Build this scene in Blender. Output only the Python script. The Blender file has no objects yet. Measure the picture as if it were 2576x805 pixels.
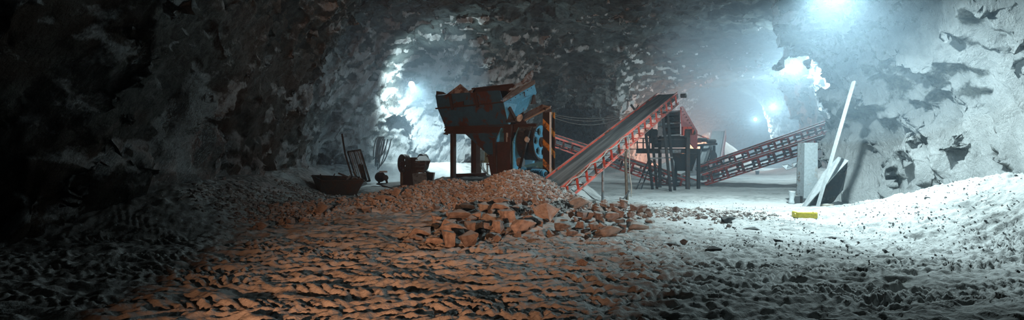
import bpy, math, random
import numpy as np
from mathutils import Vector, Matrix
random.seed(7)
RS = np.random.RandomState(11)
SC = bpy.context.scene
COL = SC.collection
CAMZ, FPX, CX, HY = 1.7, 1250.0, 1288.0, 375.0

def W(px, py, Y):                      # a pixel of the photograph at the distance Y
    return Vector(((px-CX)*Y/FPX, Y, CAMZ+(HY-py)*Y/FPX))

# ------------------------------------------------------------------ noise
_perm = RS.permutation(256); _perm = np.concatenate([_perm, _perm]).astype(np.int32)
_g = RS.normal(size=(256, 3)); _g = (_g/np.linalg.norm(_g, axis=1)[:, None]).astype(np.float32)
def perlin(x, y, z):
    x = np.asarray(x, np.float32); y = np.asarray(y, np.float32); z = np.asarray(z, np.float32)
    x, y, z = np.broadcast_arrays(x, y, z)
    xi = np.floor(x).astype(np.int32); yi = np.floor(y).astype(np.int32); zi = np.floor(z).astype(np.int32)
    xf = x-xi; yf = y-yi; zf = z-zi
    xi &= 255; yi &= 255; zi &= 255
    u = xf*xf*xf*(xf*(xf*6-15)+10); v = yf*yf*yf*(yf*(yf*6-15)+10); w = zf*zf*zf*(zf*(zf*6-15)+10)
    def gr(a, b, c):
        h = _perm[_perm[_perm[(xi+a) & 255]+((yi+b) & 255)]+((zi+c) & 255)]
        g = _g[h]
        return g[..., 0]*(xf-a)+g[..., 1]*(yf-b)+g[..., 2]*(zf-c)
    x00 = gr(0,0,0)*(1-u)+gr(1,0,0)*u; x10 = gr(0,1,0)*(1-u)+gr(1,1,0)*u
    x01 = gr(0,0,1)*(1-u)+gr(1,0,1)*u; x11 = gr(0,1,1)*(1-u)+gr(1,1,1)*u
    return ((x00*(1-v)+x10*v)*(1-w)+(x01*(1-v)+x11*v)*w)*1.6
def fbm(x, y, z, n=4, gain=.5, ridged=False):
    s = 0; a = 1; f = 1
    for i in range(n):
        p = perlin(x*f+17.3*i, y*f+5.1*i, z*f-9.7*i)
        if ridged: p = 1-2*np.abs(p)
        s = s+a*p; a *= gain; f *= 2.03
    return s
def sstep(a, b, x):
    t = np.clip((x-a)/(b-a), 0, 1); return t*t*(3-2*t)

# ------------------------------------------------------------------ tagging and mesh building
def tag(o, label=None, cat=None, group=None, kind=None):
    if label: o['label'] = label
    if cat: o['category'] = cat
    if group: o['group'] = group
    if kind: o['kind'] = kind
    return o
def thing(name, loc, label, cat, group=None):
    o = bpy.data.objects.new(name, None); COL.objects.link(o); o.location = loc
    o.empty_display_size = .2
    return tag(o, label, cat, group)

class MB:
    def __init__(s): s.v = []; s.f = []
    def add(s, vs, fs):
        b = len(s.v); s.v += [tuple(map(float, v)) for v in vs]; s.f += [tuple(b+i for i in f) for f in fs]; return s
    def beam(s, p, q, w, h, up=(0, 0, 1)):
        p = Vector(p); q = Vector(q); d = (q-p).normalized(); u = Vector(up)
        l = d.cross(u)
        if l.length < 1e-4: l = d.cross(Vector((1, 0, 0)))
        l.normalize(); u = l.cross(d).normalized(); l *= w/2; u *= h/2
        vs = [p-l-u, p+l-u, p+l+u, p-l+u, q-l-u, q+l-u, q+l+u, q-l+u]
        return s.add(vs, [(0,1,2,3),(7,6,5,4),(0,4,5,1),(1,5,6,2),(2,6,7,3),(3,7,4,0)])
    def box(s, c, sx, sy, sz, rz=0, M=None):
        c = Vector(c); R = M or Matrix.Rotation(rz, 3, 'Z')
        vs = [c+R @ Vector((a*sx/2, b*sy/2, d*sz/2)) for a, b, d in ((-1,-1,-1),(1,-1,-1),(1,1,-1),(-1,1,-1),(-1,-1,1),(1,-1,1),(1,1,1),(-1,1,1))]
        return s.add(vs, [(3,2,1,0),(4,5,6,7),(0,1,5,4),(1,2,6,5),(2,3,7,6),(3,0,4,7)])
    def section(s, p, q, prof, up=(0, 0, 1)):      # extrude a closed 2-D outline (l, u) from p to q
        p = Vector(p); q = Vector(q); d = (q-p).normalized(); u = Vector(up)
        l = d.cross(u)
        if l.length < 1e-4: l = d.cross(Vector((1, 0, 0)))
        l.normalize(); u = l.cross(d).normalized(); n = len(prof)
        vs = [p+l*a+u*b for a, b in prof]+[q+l*a+u*b for a, b in prof]
        return s.add(vs, [tuple(range(n))[::-1], tuple(range(n, 2*n))]+[(i, (i+1) % n, n+(i+1) % n, n+i) for i in range(n)])
    def ibeam(s, p, q, w, h, t=.02, up=(0, 0, 1)):
        a = w/2; b = h/2; k = t/2
        return s.section(p, q, [(-a,-b),(a,-b),(a,-b+t),(k,-b+t),(k,b-t),(a,b-t),(a,b),(-a,b),(-a,b-t),(-k,b-t),(-k,-b+t),(-a,-b+t)], up)
    def channel(s, p, q, w, h, t=.012, up=(0, 0, 1)):
        a = w/2; b = h/2
        return s.section(p, q, [(-a,-b),(a,-b),(a,-b+t),(-a+t,-b+t),(-a+t,b-t),(a,b-t),(a,b),(-a,b)], up)
    def angle(s, p, q, w, t=.01, up=(0, 0, 1)):
        return s.section(p, q, [(0,0),(w,0),(w,t),(t,t),(t,w),(0,w)], up)
    def tube(s, pts, r, n=8, caps=True):
        pts = [Vector(p) for p in pts]; rr = r if isinstance(r, (list, tuple)) else [r]*len(pts)
        rings = []; ref = None
        for i, p in enumerate(pts):
            d = (pts[min(i+1, len(pts)-1)]-pts[max(i-1, 0)])
            if d.length < 1e-6: d = Vector((0, 0, 1))
            d.normalize()
            if ref is None:
                ref = d.cross(Vector((0, 0, 1)))
                if ref.length < .1: ref = d.cross(Vector((1, 0, 0)))
            ref = (ref-d*ref.dot(d)).normalized(); b = d.cross(ref)
            rings.append([p+(ref*math.cos(6.28318*k/n)+b*math.sin(6.28318*k/n))*rr[i] for k in range(n)])
        vs = [v for r_ in rings for v in r_]; fs = []
        for i in range(len(pts)-1):
            for k in range(n):
                fs.append((i*n+k, i*n+(k+1) % n, (i+1)*n+(k+1) % n, (i+1)*n+k))
        if caps: fs += [tuple(range(n))[::-1], tuple(range(len(vs)-n, len(vs)))]
        return s.add(vs, fs)
    def lathe(s, c, axis, prof, n=32):              # prof: (along, radius)
        c = Vector(c); d = Vector(axis).normalized(); a = d.cross(Vector((0, 0, 1)))
        if a.length < .05: a = Vector((1, 0, 0))
        a.normalize(); b = d.cross(a); vs = []; m = len(prof)
        for k in range(n):
            t = 2*math.pi*k/n; e = a*math.cos(t)+b*math.sin(t)
            vs += [c+d*x+e*r for x, r in prof]
        fs = [(k*m+i, k*m+i+1, ((k+1) % n)*m+i+1, ((k+1) % n)*m+i) for k in range(n) for i in range(m-1)]
        return s.add(vs, fs)
    def plate(s, pts, t, dirv=None):                # thick sheet on a 3-D outline
        pts = [Vector(p) for p in pts]; n = len(pts)
        if dirv is None:
            nv = Vector((0, 0, 0))
            for i in range(n): nv += (pts[i]-pts[0]).cross(pts[(i+1) % n]-pts[0])
            dirv = nv.normalized()
        o = Vector(dirv)*t
        vs = pts+[p+o for p in pts]
        return s.add(vs, [tuple(range(n))[::-1], tuple(range(n, 2*n))]+[(i, (i+1) % n, n+(i+1) % n, n+i) for i in range(n)])
    def build(s, name, mat, parent=None, smooth=False, bevel=0, kind=None):
        off = Vector(parent.matrix_world.translation) if False else Vector((0, 0, 0))
        if parent is not None:
            p = parent
            while p is not None: off += p.location; p = p.parent
        me = bpy.data.meshes.new(name)
        me.from_pydata([(v[0]-off.x, v[1]-off.y, v[2]-off.z) for v in s.v], [], s.f)
        me.materials.append(mat); me.validate(); me.update()
        import bmesh
        bm = bmesh.new(); bm.from_mesh(me); bmesh.ops.recalc_face_normals(bm, faces=bm.faces); bm.to_mesh(me); bm.free()
        o = bpy.data.objects.new(name, me); COL.objects.link(o)
        if parent is not None: o.parent = parent
        if smooth:
            me.polygons.foreach_set('use_smooth', [True]*len(me.polygons))
            if smooth != 'all':
                me.set_sharp_from_angle(angle=math.radians(35))
        if bevel:
            b = o.modifiers.new('bevel', 'BEVEL'); b.width = bevel; b.segments = 2; b.limit_method = 'ANGLE'
        if kind: o['kind'] = kind
        return o
def np_mesh(name, V, F, mat, smooth=True):
    me = bpy.data.meshes.new(name); V = np.asarray(V, np.float32); F = np.asarray(F, np.int32)
    me.vertices.add(len(V)); me.vertices.foreach_set('co', V.ravel())
    k = F.shape[1]
    me.loops.add(F.size); me.loops.foreach_set('vertex_index', F.ravel())
    me.polygons.add(len(F)); me.polygons.foreach_set('loop_start', np.arange(0, F.size, k, dtype=np.int32))
    me.polygons.foreach_set('use_smooth', np.full(len(F), smooth))
    me.materials.append(mat); me.update(calc_edges=True)
    o = bpy.data.objects.new(name, me); COL.objects.link(o); return o

# ------------------------------------------------------------------ materials
class NT:
    def __init__(s, name):
        s.m = bpy.data.materials.new(name); s.m.use_nodes = True; s.t = s.m.node_tree; s.t.nodes.clear()
    def n(s, kind, **k):
        nd = s.t.nodes.new(kind)
        for a, b in k.items(): setattr(nd, a, b)
        return nd
    def l(s, a, b): s.t.links.new(a, b)
    def val(s, sock, v):
        if hasattr(v, 'is_output') or isinstance(v, bpy.types.NodeSocket): s.l(v, sock)
        else: sock.default_value = v
    def math(s, op, a, b=0., c=None, clamp=False):
        nd = s.n('ShaderNodeMath', operation=op, use_clamp=clamp); s.val(nd.inputs[0], a); s.val(nd.inputs[1], b)
        if c is not None: s.val(nd.inputs[2], c)
        return nd.outputs[0]
    def mix(s, f, a, b):
        nd = s.n('ShaderNodeMix', data_type='RGBA'); s.val(nd.inputs[0], f)
        for i, c in ((6, a), (7, b)): s.val(nd.inputs[i], (*c, 1) if isinstance(c, tuple) and len(c) == 3 else c)
        return nd.outputs[2]
    def noise(s, vec, scale, detail=4, rough=.55, dist=0., typ='FBM'):
        nd = s.n('ShaderNodeTexNoise', noise_type=typ); s.l(vec, nd.inputs['Vector']); nd.inputs['Scale'].default_value = scale
        nd.inputs['Detail'].default_value = detail; nd.inputs['Roughness'].default_value = rough; nd.inputs['Distortion'].default_value = dist
        return nd.outputs[0]
    def ramp(s, f, a, b):
        nd = s.n('ShaderNodeMapRange', interpolation_type='SMOOTHSTEP'); s.l(f, nd.inputs[0]); nd.inputs[1].default_value = a; nd.inputs[2].default_value = b
        return nd.outputs[0]
    def geo(s):
        g = s.n('ShaderNodeNewGeometry'); return g
    def sep(s, v):
        nd = s.n('ShaderNodeSeparateXYZ'); s.l(v, nd.inputs[0]); return nd.outputs
    def mapping(s, v, sc=(1, 1, 1), rot=(0, 0, 0)):
        nd = s.n('ShaderNodeMapping'); s.l(v, nd.inputs[0]); nd.inputs['Scale'].default_value = sc; nd.inputs['Rotation'].default_value = rot
        return nd.outputs[0]
    def axes(s, v, rows):
        o = []
        for r in rows:
            nd = s.n('ShaderNodeVectorMath', operation='DOT_PRODUCT'); s.l(v, nd.inputs[0]); nd.inputs[1].default_value = r; o.append(nd.outputs['Value'])
        c = s.n('ShaderNodeCombineXYZ')
        for i in range(3): s.l(o[i], c.inputs[i])
        return c.outputs[0]
    def bump(s, h, strength, dist, normal=None):
        nd = s.n('ShaderNodeBump'); s.l(h, nd.inputs['Height']); nd.inputs['Strength'].default_value = strength; nd.inputs['Distance'].default_value = dist
        if normal is not None: s.l(normal, nd.inputs['Normal'])
        return nd.outputs[0]
    def out(s, col, rough=.9, metal=0., normal=None, spec=.3):
        b = s.n('ShaderNodeBsdfPrincipled'); o = s.n('ShaderNodeOutputMaterial')
        s.val(b.inputs['Base Color'], (*col, 1) if isinstance(col, tuple) and len(col) == 3 else col)
        s.val(b.inputs['Roughness'], rough); s.val(b.inputs['Metallic'], metal); b.inputs['Specular IOR Level'].default_value = spec
        if normal is not None: s.l(normal, b.inputs['Normal'])
        s.l(b.outputs[0], o.inputs[0]); return s.m

def mat_wall():
    t = NT('quarried rock'); g = t.geo(); P = g.outputs['Position']
    nz = t.sep(g.outputs['Normal'])[2]
    st = t.axes(P, [(.11, .19, .3), (.95, -.1, -.3), (0, .85, -.5)])
    big = t.noise(P, .35, 3, .5); mid = t.noise(st, 1.5, 9, .68, .15); fine = t.noise(st, 7, 6, .7, .1)
    dust = t.math('ADD', t.math('MULTIPLY', nz, .62), t.math('MULTIPLY', big, 1.3))
    dust = t.math('ADD', dust, t.math('MULTIPLY', mid, 1.0))
    dust = t.math('ADD', dust, t.math('MULTIPLY', t.noise(P, 9, 8, .75), .62))
    pp = t.sep(P)
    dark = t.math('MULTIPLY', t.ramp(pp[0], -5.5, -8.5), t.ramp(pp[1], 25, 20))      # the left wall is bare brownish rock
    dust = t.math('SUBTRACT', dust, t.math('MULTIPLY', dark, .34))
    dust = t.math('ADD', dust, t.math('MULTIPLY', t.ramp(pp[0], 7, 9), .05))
    rec = t.math('MULTIPLY', t.math('MULTIPLY', t.ramp(pp[0], .5, 2.5), t.ramp(pp[0], 8.2, 7.2)), t.ramp(pp[1], 31, 35))   # unlit recess between wall and tunnel: its shade painted into the colour
    dust = t.math('SUBTRACT', dust, t.math('MULTIPLY', rec, .5))  # recess shade, painted in by lowering the dust value
    lobe = t.math('SUBTRACT', t.math('MULTIPLY_ADD', pp[2], -.55, 2.2), t.math('ABSOLUTE', t.math('SUBTRACT', pp[1], 12.1)))
    dust = t.math('ADD', dust, t.math('MULTIPLY', t.math('MULTIPLY', t.ramp(lobe, -.2, .5), t.ramp(pp[0], -4, -5.5)), .5))
    dm = t.ramp(dust, 1.15, 1.42)
    rock = t.mix(t.ramp(fine, .35, .7), (.10, .107, .104), (.25, .26, .24))
    rock = t.mix(t.ramp(mid, .55, .75), rock, (.34, .35, .33))
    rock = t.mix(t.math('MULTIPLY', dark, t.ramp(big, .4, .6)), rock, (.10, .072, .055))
    pale = t.mix(t.ramp(mid, .3, .65), (.46, .48, .48), (.68, .70, .70))
    col = t.mix(dm, rock, pale)
    v = t.n('ShaderNodeTexVoronoi', feature='DISTANCE_TO_EDGE'); t.l(t.mapping(P, (1, 1, .6), (.5, .4, 0)), v.inputs['Vector']); v.inputs['Scale'].default_value = 1.4
    rd = t.noise(st, 2.6, 9, .68, .1)
    h = t.math('ADD', t.math('MULTIPLY', t.math('ABSOLUTE', t.math('SUBTRACT', rd, .5)), -2.2), t.math('MULTIPLY', fine, .35))
    h = t.math('ADD', h, t.math('MULTIPLY', t.noise(P, 18, 6, .7), .25))
    return t.out(col, .95, 0, t.bump(h, 1., .24), .15)
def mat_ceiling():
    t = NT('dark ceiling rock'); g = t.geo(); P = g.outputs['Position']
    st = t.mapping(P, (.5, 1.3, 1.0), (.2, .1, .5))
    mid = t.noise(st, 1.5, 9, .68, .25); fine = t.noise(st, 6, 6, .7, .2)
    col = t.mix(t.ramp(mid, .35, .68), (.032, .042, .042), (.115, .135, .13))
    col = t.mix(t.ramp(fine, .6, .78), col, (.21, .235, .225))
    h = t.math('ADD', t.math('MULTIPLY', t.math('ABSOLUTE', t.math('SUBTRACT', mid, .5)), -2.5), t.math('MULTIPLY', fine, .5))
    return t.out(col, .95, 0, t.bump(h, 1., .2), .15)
def mat_ground():
    t = NT('dusty trampled ground'); g = t.geo(); P = g.outputs['Position']
    a = t.noise(P, .5, 4, .5); b = t.noise(t.mapping(P, (1, 2.5, 1)), 3, 7, .6); c = t.noise(P, 25, 5, .65)
    col = t.mix(t.ramp(b, .35, .62), (.26, .27, .265), (.50, .51, .50))
    col = t.mix(t.ramp(a, .35, .6), col, (.56, .575, .57))
    h = t.math('ADD', t.math('MULTIPLY', b, .8), t.math('MULTIPLY', c, .35))
    v = t.n('ShaderNodeTexVoronoi'); t.l(P, v.inputs['Vector']); v.inputs['Scale'].default_value = 9
    h = t.math('SUBTRACT', h, t.math('MULTIPLY', v.outputs['Distance'], .3))
    return t.out(col, .95, 0, t.bump(h, .85, .05), .15)
def mat_stone(name, base, dark, dust=.5, dustcol=(.6, .6, .58)):
    t = NT(name); g = t.geo(); tc = t.n('ShaderNodeTexCoord'); P = tc.outputs['Object']
    oi = t.n('ShaderNodeObjectInfo'); nz = t.sep(g.outputs['Normal'])[2]
    n1 = t.noise(P, 1.6, 6, .6); n2 = t.noise(P, 9, 6, .65)
    col = t.mix(t.ramp(n1, .35, .65), dark, base)
    hs = t.n('ShaderNodeHueSaturation'); t.l(col, hs.inputs['Color']); t.l(t.math('MULTIPLY_ADD', oi.outputs['Random'], .7, .7), hs.inputs['Value'])
    d = t.math('ADD', t.math('MULTIPLY', nz, .6), t.math('MULTIPLY', n2, .9))
    col = t.mix(t.math('MULTIPLY', t.ramp(d, .62, 1.0), dust), hs.outputs[0], dustcol)
    h = t.math('ADD', t.noise(P, 3, 8, .7), t.math('MULTIPLY', n2, .5))
    return t.out(col, .92, 0, t.bump(h, .9, .05), .2)
def mat_paint(name, paint, rust=(.09, .035, .018), amount=.5, scale=3., rough=.6, dust=.25, dustcol=(.45, .46, .45), metal=0.):
    t = NT(name); g = t.geo(); P = g.outputs['Position']; nz = t.sep(g.outputs['Normal'])[2]
    a = t.noise(P, scale, 7, .65, .3); b = t.noise(P, scale*5, 5, .6)
    m = t.math('ADD', t.math('MULTIPLY', a, .75), t.math('MULTIPLY', b, .25))
    lo = .62-amount*.35
    r = t.ramp(m, lo, lo+.06)
    rc = t.mix(b, tuple(c*.5 for c in rust), tuple(min(1, c*1.7) for c in rust))
    pc = t.mix(t.ramp(b, .3, .7), tuple(c*.75 for c in paint), paint)
    col = t.mix(r, pc, rc)
    d = t.ramp(t.math('ADD', t.math('MULTIPLY', nz, .7), t.math('MULTIPLY', b, .6)), .65, 1.05)
    col = t.mix(t.math('MULTIPLY', d, dust*2, clamp=True), col, dustcol)
    return t.out(col, rough, metal, t.bump(t.math('ADD', r, b), .3, .01), .4)
def mat_stripe():
    t = NT('black and yellow hazard paint'); g = t.geo(); P = g.outputs['Position']; s = t.sep(P)
    x = t.math('FRACT', t.math('DIVIDE', t.math('ADD', s[2], t.math('MULTIPLY', s[0], 1.1)), .62))
    st = t.math('GREATER_THAN', x, .66); a = t.noise(P, 6, 6, .65)
    col = t.mix(st, (.022, .014, .010), t.mix(t.ramp(a, .45, .6), (.50, .24, .03), (.10, .05, .02)))
    return t.out(col, .7, 0, t.bump(a, .2, .01))
def mat_belt():
    t = NT('worn rubber belt'); g = t.geo(); P = g.outputs['Position']
    a = t.noise(t.axes(P, [(.17, .22, .1), (4.8, -3.6, 0), (0, 0, .2)]), 1.0, 6, .6); b = t.noise(P, 12, 4, .6)
    col = t.mix(t.ramp(a, .35, .65), (.06, .064, .068), (.19, .20, .20))
    return t.out(col, .8, 0, t.bump(b, .2, .005), .3)
def mat_emit(name, col, k):
    t = NT(name); e = t.n('ShaderNodeEmission'); e.inputs[0].default_value = (*col, 1); e.inputs[1].default_value = k
    o = t.n('ShaderNodeOutputMaterial'); t.l(e.outputs[0], o.inputs[0]); return t.m

MW, MC, MG = mat_wall(), mat_ceiling(), mat_ground()
M_RED = mat_paint('red machine paint', (.72, .105, .065), amount=.35, scale=2.5, dust=.35, dustcol=(.5, .45, .43))
M_REDPALE = mat_paint('dusty red paint', (.55, .10, .10), amount=.15, scale=1.8, dust=.4, dustcol=(.6, .55, .55))
M_BLUE = mat_paint('bright blue paint', (.09, .36, .56), amount=.12, scale=2.2, dust=.2)
M_BLUEDK = mat_paint('dark blue rusted steel', (.026, .105, .20), rust=(.06, .025, .015), amount=.34, scale=1.5, dust=.1)
M_RUST = mat_paint('rusted steel', (.06, .026, .018), rust=(.036, .02, .014), amount=.5, scale=3, rough=.85, dust=.2)
M_BLACK = mat_paint('black painted steel', (.014, .018, .022), rust=(.03, .022, .018), amount=.3, dust=.22)
M_STEEL = mat_paint('dull grey steel', (.23, .25, .26), rust=(.09, .06, .045), amount=.25, scale=4, rough=.5, dust=.2, metal=.3)
M_DKSTEEL = mat_paint('grimy dark steel', (.05, .055, .058), rust=(.06, .04, .03), amount=.4, scale=4, rough=.6, dust=.2)
M_GALV = mat_paint('galvanised sheet', (.42, .47, .49), rust=(.3, .3, .29), amount=.2, scale=3, rough=.45, dust=.3, metal=.2)
M_WHITE = mat_paint('white dusty board', (.46, .49, .50), rust=(.34, .35, .35), amount=.12, scale=2, rough=.6, dust=.2)
M_PALEWOOD = mat_paint('pale timber', (.42, .38, .31), rust=(.3, .25, .2), amount=.4, scale=5, rough=.8, dust=.3)
M_OLDWOOD = mat_paint('weathered timber pole', (.16, .14, .105), rust=(.09, .07, .05), amount=.4, scale=5, rough=.85, dust=.2)
M_YELLOW = mat_paint('yellow plastic', (.72, .58, .05), rust=(.55, .42, .08), amount=.2, scale=5, rough=.45, dust=.4, dustcol=(.62, .6, .45))
M_CREAM = mat_paint('cream enamel', (.42, .42, .37), rust=(.25, .22, .17), amount=.2, scale=4, rough=.5, dust=.2)
M_OCHRE = mat_paint('ochre board', (.33, .21, .09), rust=(.2, .12, .06), amount=.3, scale=4)
M_CLOTH = mat_paint('white plastic sack', (.6, .65, .66), rust=(.4, .45, .47), amount=.2, scale=8, rough=.7, dust=.2)
M_SLATE = mat_paint('slate blue sheet', (.22, .30, .36), rust=(.08, .09, .1), amount=.3, scale=6, rough=.7, dust=.1)
M_HOSE = mat_paint('bluish hose', (.16, .23, .26), amount=.1, rough=.6, dust=.4)
M_CABLE = mat_paint('grey cable', (.14, .14, .135), amount=.1, dust=.3)
M_PALECABLE = mat_paint('pale cable', (.4, .38, .33), amount=.1, dust=.3)
M_BELT = mat_belt(); M_PALEBELT = mat_paint('dusty grey belt', (.36, .4, .43), rust=(.2, .22, .24), amount=.3, scale=3, rough=.9)
M_STRIPE = mat_stripe()
M_SHEET = mat_paint('dusty torn sheet', (.34, .35, .37), rust=(.10, .055, .04), amount=.4, scale=4, dust=.4)
M_ROCK = mat_stone('reddish grey stone', (.54, .48, .45), (.31, .26, .24), .8)
M_ROCKPALE = mat_stone('pale stone', (.58, .56, .53), (.40, .38, .36), .8)
M_ROCKDARK = mat_stone('dark stone', (.10, .105, .105), (.05, .052, .054), .25)
# ------------------------------------------------------------------ the cave: plan outline, ground height, ceiling height
PLAN = np.array([(-4,-12),(11,-12),(12.3,0),(12.0,5),(11.5,9),(11.0,13),(10.5,16.3),(12.4,18.6),(16,23),(19,29),(20.3,35),(25,39),(28.5,46),(28.3,54),(33,60),(40,70),(38,76),(25,76),
    (21,61),(13.2,47),(9.2,40.5),(8.2,38),(7.4,39),(8.2,46),(7,52),(2.5,50),(1.9,40),(1.2,35),(-.4,30.5),(-3.3,28.6),(-5.4,28.2),(-7.6,28.0),(-10.4,26.4),(-9.6,22),(-8.7,18),(-7.9,14.6),(-7.1,10.0),
    (-8.6,9.0),(-14,11.5),(-28,14),(-36,6),(-30,-3),(-14,-5)], np.float64)
def sdplan(x, y):                     # negative inside the air
    d = np.full(x.shape, 1e9); s = np.ones(x.shape); n = len(PLAN)
    for i in range(n):
        a = PLAN[i]; b = PLAN[i-1]; ex, ey = b-a; wx = x-a[0]; wy = y-a[1]
        t = np.clip((wx*ex+wy*ey)/(ex*ex+ey*ey), 0, 1)
        bx = wx-ex*t; by = wy-ey*t; d = np.minimum(d, bx*bx+by*by)
        c1 = y >= a[1]; c2 = y < b[1]; c3 = ex*wy > ey*wx
        f = (c1 & c2 & c3) | (~c1 & ~c2 & ~c3); s = np.where(f, -s, s)
    return s*np.sqrt(d)
def bump2(x, y, cx, cy, h, slope, stretch=1., ang=0.):
    dx = x-cx; dy = y-cy; ca, sa = math.cos(ang), math.sin(ang)
    u = (dx*ca+dy*sa)/stretch; v = -dx*sa+dy*ca
    return h-slope*(np.sqrt(u*u+v*v+.09)-.3)
def smax(a, b, k):
    h = np.clip(.5+.5*(a-b)/k, 0, 1); return b*(1-h)+a*h+k*h*(1-h)
def ground_base(x, y):
    x = np.asarray(x, np.float64); y = np.asarray(y, np.float64)
    z = .06*perlin(x*.25, y*.25, x*0)
    sd = sdplan(x, y)
    # scree against the right wall, dust banks against the others
    rw = sstep(0, 6, x)*sstep(15.6, 10.5, y)
    h = .95*sstep(16.5, 11.5, y)+.22
    z = z+rw*h*sstep(-4.6, 0.3, sd)**1.2
    z = z+(1-sstep(0, 6, x))*.9*sstep(-2.4, .2, sd)*sstep(8, 11, y)
    z = z+.5*sstep(5, 9, x)*sstep(19, 26, y)*sstep(-3, 0, sd)
    # rubble heap and the bench the machines stand on
    z = smax(z, bump2(x, y, .13, 13.4, 1.12, .52), .25)
    z = smax(z, bump2(x, y, -1.8, 13.9, .80, .36, 1.55, .1), .25)
    z = smax(z, bump2(x, y, -4.2, 12.6, .38, .17, 2.2, .35), .2)
    z = smax(z, bump2(x, y, -.3, 11.0, .34, .2, 1.8, .1), .2)
    z = smax(z, bump2(x, y, 2.45, 11.6, .36, .34, 1.25, -.1), .15)
    z = smax(z, bump2(x, y, 4.0, 12.3, .16, .12, 1.8, -.2), .12)
    z = smax(z, np.minimum(.60, bump2(x, y, -.2, 18.3, 2.2, .85, 1.25, -.5)), .15)
    return z
def tracks(x, y):
    z = 0*x
    k = .5+.5*np.clip(perlin(x*.35+9, y*.35, x*0+3)*2.2, -1, 1)
    for i, (y0, sl, cv, ph) in enumerate([(4.5, .10, .02, 0), (5.15, .04, .018, .3), (5.9, -.08, .012, .7), (6.6, .03, .01, .2), (7.35, -.04, .004, .5), (8.3, .05, -.01, .9), (9.0, -.03, -.008, .4),
                                          (5.5, .32, .0, .1), (7.0, -.3, .01, .6)]):
        d = y-(y0+sl*x+cv*x*x)+.12*np.sin(x*.9+i)
        m = sstep(.34, .24, np.abs(d))
        ph2 = (x+np.abs(d)*1.3*(1 if i % 2 else -1)+ph+.16*perlin(x*1.7, y*2.3, x*0+i))/(.17+.02*(i % 3))
        lug = np.abs((ph2 % 1)-.5)*2
        lug = sstep(.35, .65, lug)
        z = z+m*(lug*.05-.03)*(.35+.65*perlinmask(x, y, i))
    return z*(.5+.5*k)
def perlinmask(x, y, i):
    return sstep(-.1, .35, perlin(x*.9+i*7, y*1.6, x*0+i))
def ground_detail(x, y):
    near = sstep(30, 12, y)
    r = 1-np.abs(perlin(x*2.0+.5*perlin(x*.6, y*1.1, x*0+8), y*4.6+.8*perlin(x*.8, y*.8, x*0+6), x*0+1.5))*2.4
    z = .042*r*sstep(14, 9, y)
    r2 = 1-np.abs(perlin(x*4.6+.6*perlin(x*2, y*2, x*0), y*8, x*0+4.5))*2.2
    z = z+.024*r2*near
    z = z+.03*fbm(x*1.4, y*1.8, x*0, 3)
    z = z+.018*np.clip(fbm(x*6, y*6, x*0+2, 3), -1, 1)*sstep(40, 8, y)
    z = z+.008*fbm(x*19, y*19, x*0+2, 2)*sstep(16, 8, y)
    z = z+tracks(x, y)*sstep(13, 9, y)*1.0
    scr = sstep(6, 8, x)*sstep(14.5, 12, y)*sstep(5.5, 8, y)
    z = z+scr*(.07*fbm(x*1.7+y*.9, y*2.1-x*.9, x*0+11, 5, .6, True)-.05)
    # stonier on the heap
    hp = sstep(.10, .3, ground_base(x, y))*sstep(9, 10, y)
    z = z*(1-.4*hp)+hp*.05*fbm(x*3.5, y*3.5, x*0+7, 3)
    return z
def gz(x, y):
    a = np.array([float(x)]); b = np.array([float(y)])
    return float(ground_base(a, b)[0]+ground_detail(a, b)[0])
def G(px, py, lo=3.6, hi=60.):        # where the line of sight through a pixel meets the ground
    Y = np.exp(np.linspace(math.log(lo), math.log(hi), 900))
    X = (px-CX)*Y/FPX; Z = CAMZ+(HY-py)*Y/FPX
    g = ground_base(X, Y); i = np.argmax(Z < g)
    if Z[i] >= g[i]: i = -1
    return Vector((X[i], Y[i], float(g[i])))

def build_floor():
    ys = [-12.]
    while ys[-1] < 90:
        y = ys[-1]; ys.append(y+(.0036*max(y, 4.2) if y > 3 else (.3 if y < 1.5 else .08)))
    ys = np.array(ys); ts = np.linspace(-1, 1, 860); ts = ts*1.15+np.sign(ts)*np.clip(np.abs(ts)-.88, 0, 1)*5
    Yg, Tg = np.meshgrid(ys, ts, indexing='ij')
    Xg = Tg*(np.abs(Yg)+1.2)
    Z = np.zeros_like(Xg)
    for i in range(0, len(ys), 100):
        a = Xg[i:i+100]; b = Yg[i:i+100]; Z[i:i+100] = ground_base(a, b)+ground_detail(a, b)
    V = np.stack([Xg, Yg, Z], -1).reshape(-1, 3); n, m = Xg.shape
    idx = np.arange(n*m).reshape(n, m)
    F = np.stack([idx[:-1, :-1], idx[:-1, 1:], idx[1:, 1:], idx[1:, :-1]], -1).reshape(-1, 4)
    # keep only the part under the cave
    c = V[F[:, 0]]; F = F[sdplan(c[:, 0], c[:, 1]) < 3.5]
    used = np.unique(F); mp = np.zeros(len(V), np.int64); mp[used] = np.arange(len(used))
    o = np_mesh('floor', V[used], mp[F], MG)
    return tag(o, 'pale dusty cave floor churned by tyre tracks', None, None, 'structure')

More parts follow.
